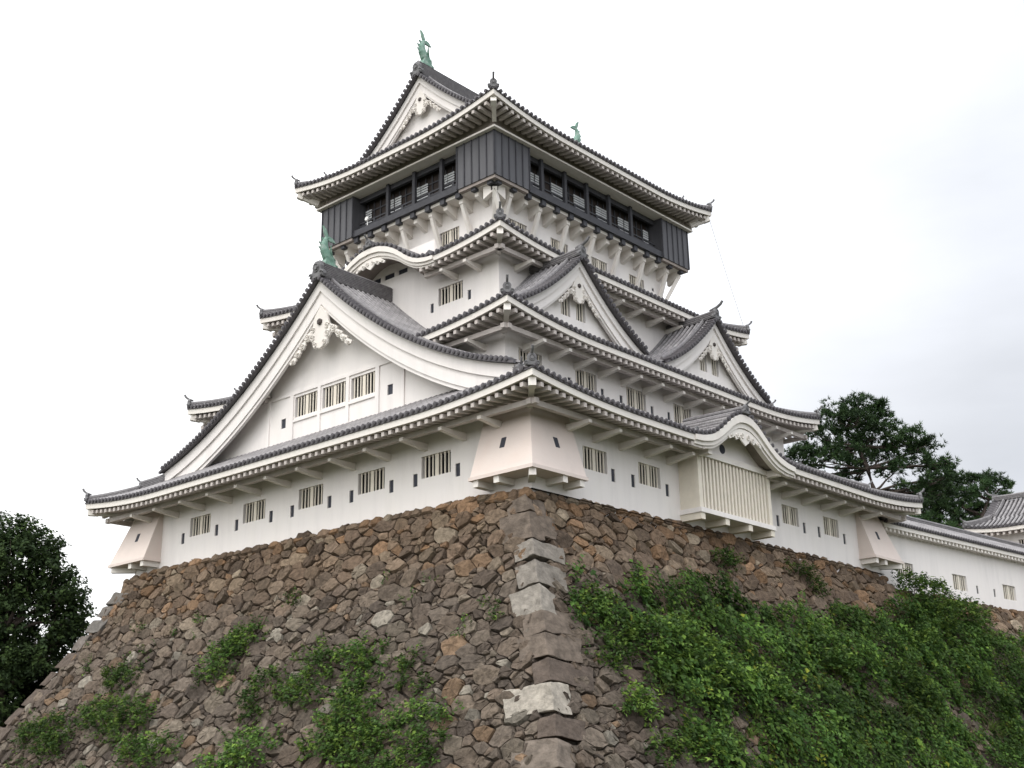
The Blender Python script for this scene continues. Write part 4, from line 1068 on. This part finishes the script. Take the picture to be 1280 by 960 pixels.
def bush(P, blobs, n, label, name='wall_shrub', size=.17, tone=1.0, seed=1, stems=2, pal=LEAFC, cat='shrub', outn=None):
    rg = random.Random(seed); u, h = blobs[0][0], blobs[0][1]
    org = P(u, h, 0); on = outn or (P(u, h, 1)-P(u, h, 0)).normalized()
    root = thing(name, org, label, cat, 'shrubs rooted in the stone walls')
    mb = MB(); bush_mesh(mb, P, blobs, n, rg, size, tone, on, pal); mb.build('foliage', M['leaf'], root, recalc=False)
    for b in blobs:
        for _ in range(stems):
            st = MB(); st.tube([P(b[0]+rg.uniform(-.1, .1), b[1]+b[3]*.4, -.1), P(b[0]+rg.uniform(-.3, .3)*b[2], b[1]+.1*b[3], b[4]*.4), P(b[0]+rg.uniform(-.8, .8)*b[2], b[1]-rg.uniform(0, .7)*b[3], b[4]*.75)], [.035, .025, .01], 5); st.build('stem', M['bark'], root)
    return root
B = [
 (pS, [(-8.6, 5.9, 1.2, .55, .5), (-9.8, 5.5, .9, .35, .3)], 420, 'small dark shrub high on the left part of the stone base, below its left corner', .15, .6),
 (pS, [(-7.2, 7.7, 2.6, .75, .7), (-5.6, 8.2, 1.6, .8, .7), (-9.4, 7.4, 1.2, .5, .5)], 1500, 'wide leafy shrub spreading over the lower left of the stone base', .16, .85),
 (pS, [(-12.6, 8.3, 2.4, .85, .8), (-10.9, 8.9, 1.4, .7, .7)], 1300, 'dark green shrub at the far lower left of the stone base', .16, .7),
 (pS, [(-1.3, 5.75, 1.3, .8, .6), (-.6, 5.2, .9, .6, .5)], 620, 'bright green shrub halfway down the left face, to the left of the small tuft', .16, 1.15),
 (pS, [(.1, 4.55, 1.1, .5, .45), (-.9, 4.8, .7, .4, .35)], 420, 'flat spray of leaves just above the bright green shrub on the left face', .15, 1.0),
 (pS, [(1.86, 3.05, .38, .42, .3)], 120, 'small dark tuft growing alone high in the middle of the left face', .12, .6),
 (pS, [(-2.0, 9.4, 1.5, .7, .7), (-3.8, 9.3, 1.1, .5, .6)], 780, 'pale leafy shrub low on the left face, left of the yellow green clump', .17, 1.1),
 (pS, [(4.6, 9.7, 1.5, .7, .7), (3.0, 10.1, 1.2, .5, .6)], 850, 'yellow green grassy clump at the bottom of the left face', .17, 1.45),
 (pS, [(3.3, 7.3, .95, .95, .7)], 560, 'dense rounded dark shrub in the middle of the left face', .15, .75),
 (pS, [(6.1, 6.4, .85, .75, .6), (6.0, 7.4, 1.3, .75, .6)], 900, 'feathery upright shrub with a leafy skirt in the centre of the left face', .15, .95),
 (pS, [(8.2, 6.45, 1.15, .7, .65), (9.0, 7.4, .8, .8, .5)], 720, 'rounded fresh green shrub above a large bare boulder on the left face', .16, 1.15),
 (pS, [(9.6, 8.6, 1.6, .9, .75), (8.9, 9.5, 1.2, .7, .6), (10.4, 9.6, 1.3, .7, .7)], 1500, 'large leafy shrub climbing in the lower middle of the left face', .17, 1.05),
 (pS, [(11.4, 7.1, .55, .75, .4), (12.5, 7.65, .55, .3, .35)], 280, 'narrow dark shrub beside the corner stones on the left face', .13, .7),
 (pS, [(13.3, 8.7, 1.5, .42, .5), (12.0, 9.3, 1.1, .35, .45)], 560, 'thin straggling shrub slanting up towards the corner stones', .15, 1.2),
 (pS, [(14.1, 9.5, .95, .6, .6), (13.6, 10.4, 1.3, .6, .6)], 620, 'bushy shrub at the bottom of the left face, nearest the corner stones', .16, .95),
 (pS, [(11.6, 10.3, 1.4, .6, .6)], 480, 'bottom-edge shrub below the large leafy shrub of the left face', .16, 1.0),
 (pE, [(-14.8, 5.3, 1.0, .6, .5), (-14.2, 4.7, .9, .45, .4), (-13.6, 5.9, 1.1, .6, .5)], 760, 'trailing shrub next to the light grey corner stones on the right face', .16, .9),
 (pE, [(-14.9, 6.6, 1.0, .5, .45), (-15.5, 7.1, .7, .35, .3)], 380, 'low sprig beside the pale cream corner stone on the right face', .15, .85),
 (pE, [(-11.2, 6.3, 1.9, 1.1, 1.5), (-10.3, 7.2, 2.0, 1.0, 1.6), (-12.2, 7.0, 1.0, .8, .9)], 2300, 'biggest rounded shrub standing out from the vines on the right slope', .17, 1.25),
 (pE, [(-15.3, 8.6, .8, .55, .5)], 320, 'light green small shrub among bare stones on the lower right face', .17, 1.3),
 (pE, [(-2.7, 1.7, .9, .45, .5), (-1.9, 1.3, .6, .35, .4)], 330, 'dark tuft high on the right face below the bay window', .14, .65),
 (pE, [(4.7, 1.2, 1.5, .45, .5), (5.2, 2.0, .9, .5, .4)], 480, 'dark vine clump hanging at the top of the right face, right of the bay window', .14, .6),
 (pE, [(-14.6, 10.0, 1.2, .4, .4), (-15.5, 10.2, .6, .3, .3)], 330, 'low shrub at the bottom of the right face near the corner', .15, .9),
 (pE, [(-12.4, 10.0, 1.4, .7, .7)], 520, 'yellowish green shrub at the bottom of the right slope', .16, 1.6),
 (pE, [(.5, 5.6, 1.7, .9, 1.1), (1.9, 6.1, 1.2, .7, .9)], 1100, 'broad leafy shrub in the middle of the vine slope, straight below the bay window', .2, 1.1),
 (pE, [(7.2, 6.6, 1.6, 1.0, 1.2), (8.6, 7.4, 1.2, .7, .9)], 1100, 'dark tall shrub amid the vines, below the right end of the keep wall', .19, .75),
 (pE, [(-6.2, 7.6, 1.4, .8, .9), (-5.0, 8.2, 1.0, .6, .7)], 900, 'pale green shrub low among the vines, right of the biggest rounded shrub', .17, 1.4),
 (pE, [(13.2, 4.3, 1.5, .9, 1.1)], 700, 'fresh green shrub at the right end of the bare stones, under the tall bush mass', .18, 1.2),
 (pE, [(16.4, 1.3, 1.2, 1.3, 1.1), (18.4, 1.5, 1.8, 1.3, 1.3), (21.0, 2.3, 2.0, 1.2, 1.2), (17.0, 2.9, 2.0, 1.0, 1.2)], 3000, 'tall leafy bush mass below the windows of the low wall at the right', .2, .85),
]
for i, (P, blobs, n, lab, sz, tone) in enumerate(B): bush(P, blobs, n, lab, size=sz, tone=tone, seed=50+i)

# vines that cover the right slope: nobody could count them
POLY = [(-15.9, 4.2), (-14.8, 3.6), (-13, 3.9), (-9, 3.4), (-6.4, 2.7), (-4.5, 3.2), (-2.5, 3.9), (2.2, 3.4), (7.8, 2.6), (14.3, 2.3), (16.2, 1.7), (20, 2.2), (26, 2.4), (32, 2.7), (48, 3.4), (48, 12.6), (-12.2, 12.6), (-13.4, 10.8), (-14.4, 8.8), (-14.3, 7), (-16.4, 6.4)]
def inpoly(x, y):
    c = False; n = len(POLY)
    for i in range(n):
        (x0, y0), (x1, y1) = POLY[i], POLY[i-1]
        if (y0 > y) != (y1 > y) and x < (x1-x0)*(y-y0)/(y1-y0)+x0: c = not c
    return c
rg = random.Random(99); vm = MB(); outE = Vector((.87, 0, .45))
cnt = 0; VP = [(.060, .116, .024), (.045, .094, .020), (.075, .138, .026), (.034, .072, .018), (.095, .158, .028), (.062, .105, .032)]
for _ in range(30000):
    u = rg.uniform(-16.5, 46); h = rg.uniform(1.6, 12.4)
    if u > 24 and rg.random() < .45: continue
    nb = noise.noise(Vector((u*.35, h*.5, 3.3))); nf = noise.noise(Vector((u*1.3, h*1.6, 8)))
    ju, jh = u+nf*.9, h+nb*.8+nf*.35
    if not inpoly(ju, jh): continue
    if nb < -.36 and nf < .1: continue
    if u < -11 and nf < -.05 and rg.random() < .7: continue
    lump = max(0, .5+1.15*nb+.4*nf+.55*noise.noise(Vector((u*.7, h*.8, 21)))); off = .08+lump*rg.uniform(.35, 1.1)
    p0 = pE(u, h, off); c0 = rg.choice(VP); tn = (.95+.35*nf+.9*noise.noise(Vector((u*.3, h*.42, 60))))*rg.uniform(.7, 1.3)
    if rg.random() < .02: c0 = (.13, .15, .02)
    szv = 1.0+.9*max(0, noise.noise(Vector((u*.6, h*.7, 40)))+.25)+(.5 if rg.random() < .1 else 0); hang = Vector((.25, rg.uniform(-.5, .5), -.75)).normalized()
    for i in range(5):
        p = p0+hang*(.09*i-.2)+rvec(rg)*.11; nrm = (outE*.7+Vector((0, 0, .55))+rvec(rg)*.55).normalized()
        L_ = rg.uniform(.10, .20)*szv; k = tn*rg.uniform(.8, 1.2)
        leaf(vm, p, nrm, (hang+rvec(rg)*.6).normalized(), L_, L_*rg.choice((.35, .6, .75, .85)), (c0[0]*k, c0[1]*k, c0[2]*k))
for _ in range(420):     # grass tufts and trailing stems among the vines
    u = rg.uniform(-15, 34); h = rg.uniform(2.6, 12)
    if not inpoly(u, h): continue
    n2 = noise.noise(Vector((u*.5, h*.6, 5)))
    if n2 < .05: continue
    gp = pE(u, h, .25); c0 = rg.choice([(.09, .14, .03), (.07, .13, .028), (.12, .16, .04)])
    for _ in range(16):
        d = (Vector((.45, 0, .75))+rvec(rg)*.55).normalized(); Lg = rg.uniform(.3, .65); s_ = d.cross(rvec(rg)).normalized()*.014; q = gp+rvec(rg)*.12; k = rg.uniform(.7, 1.2)
        vm.add([q-s_, q+s_, q+d*Lg*.6+s_*.8-Vector((0, 0, .02)), q+d*Lg*.6-s_*.8-Vector((0, 0, .02)), q+d*Lg+Vector((.05, 0, -.12))], [(0, 1, 2, 3), (3, 2, 4)], 0, col=(c0[0]*k, c0[1]*k, c0[2]*k))
for _ in range(90):
    u = rg.uniform(-14, 34); h = rg.uniform(2.6, 9)
    if not inpoly(u, h): continue
    pth = []; uu = u
    for i in range(7): pth.append(pE(uu, h+.28*i, .35+.3*noise.noise(Vector((uu*.8, h+.28*i, 2))))); uu += rg.uniform(-.16, .16)
    b0 = len(vm.v); vm.tube(pth, [.022-.0025*i for i in range(7)], 4, mi=0)
    for q in range(b0, len(vm.v)): vm.col[q] = (.075, .06, .035)
v_o = vm.build('vine_cover', M['leaf'], None, origin=pE(0, 13, 0), recalc=False)
tag(v_o, 'dense green vines and ground cover draped over the lower right slope of the stone base', 'vines', kind='stuff')

# scattered small weeds in the joints of the left face
rg = random.Random(5); wm = MB()
for _ in range(260):
    u = rg.uniform(-17, 15); h = rg.uniform(3, 11)
    if noise.noise(Vector((u*.4, h*.6, 1.5))) < .12 or abs(u) > 13+dL(h): continue
    bush_mesh(wm, pS, [(u, h, rg.uniform(.15, .45), rg.uniform(.1, .25), .14)], rg.randint(12, 36), rg, .11, rg.uniform(.8, 1.2), Vector((0, -.8, .5)))
w_o = wm.build('joint_weeds', M['leaf'], None, origin=pS(0, 12, 0), recalc=False)
tag(w_o, 'thin weeds and moss sprouting from the joints of the left stone face', 'weeds', kind='stuff')

# ---- trees
def limb(mb, a, b, r0, r1, rg, wob=.25, n=6):
    a, b = Vector(a), Vector(b); pts = []
    for i in range(n+1):
        t = i/n; p = a.lerp(b, t); 
        if 0 < i < n: p += rvec(rg)*wob*(b-a).length*.16
        pts.append(p)
    pts = [pts[0]]+[(pts[i-1]+pts[i]*2+pts[i+1])/4 for i in range(1, n)]+[pts[-1]]
    mb.tube(pts, [r0+(r1-r0)*i/n for i in range(n+1)], 7); return pts
def pine(loc, label, trunk, pads, seed, dens=1.0, S=1.0, lift=0):
    trunk = [tuple(q*S for q in p) for p in trunk]; pads = [tuple(q*S for q in p) for p in pads]
    trunk = [(x, y, z+(lift if z > 0 else 0)) for x, y, z in trunk]; pads = [(a, b, c+lift, d, e, f) for a, b, c, d, e, f in pads]
    rg = random.Random(seed); root = thing('pine_tree', loc, label, 'tree', 'trees round the castle'); L0 = Vector(loc)
    t = MB(); pts = [L0+Vector(p) for p in trunk]; n = len(pts)
    t.tube(pts, [.36-.26*i/(n-1) for i in range(n)], 8)
    f = MB(); PC = [(.034, .066, .022), (.027, .054, .019), (.046, .082, .026), (.022, .044, .017)]
    for (x, y, z, rx, ry, rz) in pads:
        c = L0+Vector((x, y, z)); st = min(pts, key=lambda q: (q-c).length+max(0, q.z-c.z)*1.5)
        pth = limb(t, st, c-Vector((0, 0, rz*.3)), .10, .035, rg, .45)
        for _ in range(5):
            v = rvec(rg); limb(t, pth[rg.randint(3, 6)], c+Vector((v.x*rx*.7, v.y*ry*.7, v.z*rz*.3)), .03, .012, rg, .3, 3)
        pk = rg.uniform(.75, 1.4)
        for _ in range(int(160*rx*ry*dens**1)):
            v = rvec(rg); q = rg.uniform(.55, 1.05)
            p = c+Vector((v.x*rx*q, v.y*ry*q, (abs(v.z)*1.0 if rg.random() < .72 else v.z*.8)*rz*q))
            if noise.noise(p*1.1+Vector((3, 3, 3))) < -.2: continue
            p += Vector((noise.noise(p*1.2), noise.noise(p*1.2+Vector((5, 0, 0))), noise.noise(p*1.2+Vector((0, 7, 0)))))*.7
            c0 = rg.choice(PC); k = rg.uniform(.7, 1.35)*pk; ax = (Vector((v.x*.7, v.y*.7, .9))+rvec(rg)*.3).normalized()
            for _ in range(9):
                d = (ax*.8+rvec(rg)*.85).normalized(); s = d.cross(rvec(rg)).normalized()*.03; Ln = rg.uniform(.2, .42)
                f.add([p-s, p+s, p+d*Ln], [(0, 1, 2)], 0, col=(c0[0]*k, c0[1]*k, c0[2]*k))
    t.build('trunk', M['bark'], root, smooth=True); f.build('crown', M['needle'], root, recalc=False)
# pads are laid out in the plane facing south-east: px -> right (.74,.67), up
def pad(r_, z, d=0, rx=1.2, rz=.7): return (r_*.74-d*.63, r_*.67+d*.71, z, rx, rx*1.1, rz)
pine((8.6, 25.2, -.9), 'tall dark pine with an open crown behind the low wall, the larger of the two', 
     [(0, 0, 0), (.05, 0, 3), (0, .05, 6.2), (.35, .45, 7.6), (.15, .2, 9.2), (-.2, -.1, 10.6), (-.1, 0, 12.2)],
     [pad(-.3, 13.3, 0, 1.25, .75), pad(.9, 13.0, .4, 1.05, .6), pad(-1.9, 12.5, .3, 1.2, .8), pad(-.6, 12.1, -.8, 1.4, .8), pad(1.7, 12.1, .5, 1.2, .6), pad(-2.7, 11.5, -.2, 1.2, .7), pad(-1.2, 11.1, .7, 1.5, .8), pad(.7, 11.3, -.3, 1.4, .7),
      pad(-4.3, 9.9, .2, 1.2, .6), pad(-3.2, 10.4, .6, 1.3, .7), pad(-5.2, 9.2, .4, 1.0, .6), pad(-2.2, 9.6, -.5, 1.3, .7), pad(2.6, 10.9, .2, 1.4, .75), pad(3.6, 11.4, -.2, 1.0, .6), pad(4.3, 10.6, .4, 1.2, .6), pad(3.6, 9.7, .6, 1.4, .7), pad(4.9, 9.3, .1, 1.2, .6), pad(5.3, 8.6, .5, 1.0, .55), pad(4.5, 8.2, -.4, 1.1, .55),
      pad(-1.8, 8.2, .5, 1.1, .8), pad(-2.8, 7.4, .2, .9, .5), pad(-3.6, 8.9, .9, .9, .5), pad(-1.2, 7.3, .8, .8, .6), pad(1.5, 10.2, 1.0, 1.2, .6), pad(1.9, 7.0, .3, .9, .45), pad(3.0, 6.9, .5, .9, .5), pad(2.6, 7.7, .2, .8, .4), pad(.0, 10.0, .9, 1.2, .6), pad(.3, 12.6, .6, 1.2, .8), pad(.2, 13.9, .2, .8, .5), pad(1.3, 13.4, -.2, .8, .5), pad(2.0, 9.0, .2, 1.1, .5), pad(-.8, 10.2, -.4, 1.3, .7), pad(-1.6, 13.1, -.2, .9, .6), pad(-3.8, 8.4, 0, 1.1, .7), pad(-4.6, 8.2, .6, .9, .6), pad(-2.9, 8.0, .9, 1.0, .8), pad(-.4, 8.9, .9, 1.0, .7), pad(3.9, 7.6, .3, 1.1, .6), pad(5.0, 7.6, .6, .9, .5)], 3)
pine((4.3, 53.4, -.9), 'lower spreading dark pine between the tall pine and the turret roof',
     [(0, 0, 0), (-.1, 0, 2.6), (.1, .1, 4.6), (.5, .5, 6.0), (.9, .9, 7.0)],
     [pad(-2.4, 7.7, 0, 1.2, .6), pad(-1.3, 8.1, .3, 1.1, .6), pad(0, 8.3, .2, 1.2, .6), pad(1.2, 8.3, .0, 1.1, .55), pad(2.3, 8.0, .4, .9, .45), pad(2.0, 7.3, .2, .9, .45), pad(.7, 7.4, -.4, 1.3, .7), pad(-.7, 7.2, .5, 1.4, .7), pad(-2.2, 6.8, .5, 1.5, .8), pad(-3.4, 6.5, .2, 1.3, .8), pad(-3.1, 5.5, .5, 1.4, .8), pad(-1.6, 5.9, .7, 1.5, .8), pad(0, 6.3, .6, 1.3, .7), pad(.9, 6.4, .5, 1.0, .5), pad(-4.2, 5.2, .9, 1.2, .8), pad(-2.2, 4.8, .3, 1.5, .8), pad(-.6, 5.1, .5, 1.4, .7), pad(-3.4, 4.2, .3, 1.4, .8), pad(.6, 5.4, .9, 1.0, .6), pad(-1.0, 4.2, .1, 1.3, .6)], 4, 1.0, 1.25, 3.5)
def broadleaf(loc, label, trunk_h, blobs, seed, n, size=.24, tone=1.0, name='broadleaf_tree'):
    rg = random.Random(seed); root = thing(name, loc, label, 'tree', 'trees round the castle'); L0 = Vector(loc)
    t = MB(); tp = [L0, L0+Vector((.2, .1, trunk_h*.35)), L0+Vector((-.1, .1, trunk_h*.7)), L0+Vector((.1, 0, trunk_h))]
    t.tube(tp, [.55, .42, .32, .2], 9); f = MB(); tot = sum(b[3]**2 for b in blobs)
    PC = [(.034, .055, .020), (.027, .045, .018), (.044, .070, .022), (.024, .038, .017)]
    for (x, y, z, r) in blobs:
        c = L0+Vector((x, y, z)); pth = limb(t, tp[2] if z < trunk_h*1.05 else tp[3], c-Vector((0, 0, r*.3)), .16, .04, rg, .4)
        for _ in range(5): v = rvec(rg); limb(t, pth[4], c+v*r*.75, .04, .012, rg, .3, 3)
        for _ in range(int(n*r*r/tot/7)):
            v = rvec(rg); q = rg.random()**.35
            p0 = c+Vector((v.x*r, v.y*r, v.z*r*.72))*q
            if noise.noise(p0*.8) < -.20: continue
            c0 = rg.choice(PC); tn = tone*rg.uniform(.7, 1.3); sd = (v+Vector((0, 0, .3))+rvec(rg)*.6).normalized()
            for i in range(7):
                p = p0+sd*.07*i+rvec(rg)*.13; L_ = size*rg.uniform(.7, 1.25); k = tn*rg.uniform(.8, 1.2)
                leaf(f, p, (Vector((0, 0, .7))+v*.4+rvec(rg)*.7).normalized(), (rvec(rg)+sd*.5).normalized(), L_, L_*.6, (c0[0]*k, c0[1]*k, c0[2]*k))
    t.build('trunk', M['bark'], root, smooth=True); f.build('crown', M['leaf'], root, recalc=False)
def bl(r_, z, d, r): return (r_*.74-d*.63, r_*.67+d*.71, z, r)
broadleaf((-27.2, -14.9, -13.6), 'dark dense broadleaf tree rising above the left end of the stone base', 11.5,
  [bl(.3, 17.3, 0, 1.3), bl(-1.5, 17.0, .5, 1.9), bl(1.6, 16.3, .3, 1.3), bl(.2, 15.6, -.6, 2.0), bl(2.3, 15.0, .2, 1.5), bl(3.2, 13.9, 0, 1.3), bl(1.4, 14.0, .5, 2.0), bl(-1.5, 14.4, 0, 2.6), bl(3.3, 12.6, .5, 1.4), bl(.6, 12.4, .2, 2.2), bl(2.6, 11.4, 1, 1.7), bl(-2.4, 11.8, .5, 2.6), bl(3.5, 11.6, .6, 1.1), bl(-4, 15.5, 1, 2.6), bl(-4.5, 12.6, 1, 2.6), bl(-1, 10.6, .5, 2.2), bl(0, 9.0, -1, 1.9), bl(-2, 8.5, -1, 2.2), bl(2.0, 9.8, -.5, 1.5), bl(-.5, 7.2, -1, 1.9)], 21, 62000, .27, 1.25)
broadleaf((-28.6, -11.9, -13.6), 'very dark lower tree filling the gap left of the stone base', 6.5,
  [bl(.5, 9.6, 0, 2.2), bl(3.2, 10.2, .4, 1.7), bl(-1.5, 9.6, .2, 2.6), bl(4.4, 9.8, .8, 1.3), bl(0, 7.4, 0, 3.0), bl(3.0, 8.0, .3, 2.4), bl(-3, 7.0, 0, 3.0), bl(1.5, 5.2, -.3, 3.0), bl(4.2, 8.2, .9, 1.6), bl(-1.5, 4.4, 0, 3.0), bl(3.6, 5.6, .5, 2.2), bl(0, 2.5, 0, 2.6)], 22, 46000, .27, .62)
broadleaf((11.6, 27.5, -1.0), 'small bright green tree peeping over the low wall roof, before the pines', 4.0, [(-.2, .0, 4.9, .8), (.7, .8, 4.5, .8), (-.6, -.8, 4.5, .7), (1.3, 1.4, 4.3, .6)], 23, 2600, .17, 2.0, 'small_tree')

# ================================================================== GROUND
m = MB(); m.add([(-1500, -1500, -13.6), (1500, -1500, -13.6), (1500, 1500, -13.6), (-1500, 1500, -13.6)], [(0, 1, 2, 3)])
tag(m.build('ground', M['ground'], None, origin=(0, 0, -13.6), recalc=False), kind='structure')
m = MB(); m.hexa([Vector(p) for p in [(-13, 14.4, -13.5), (13, 14.4, -13.5), (15.5, 58, -13.5), (-13, 58, -13.5), (-13, 14.4, -1.0), (13.2, 14.4, -1.0), (16.5, 58, -1.0), (-13, 58, -1.0)]])
tag(m.build('bailey_ground', M['gravel'], None, origin=(0, 30, -1.0)), kind='structure')
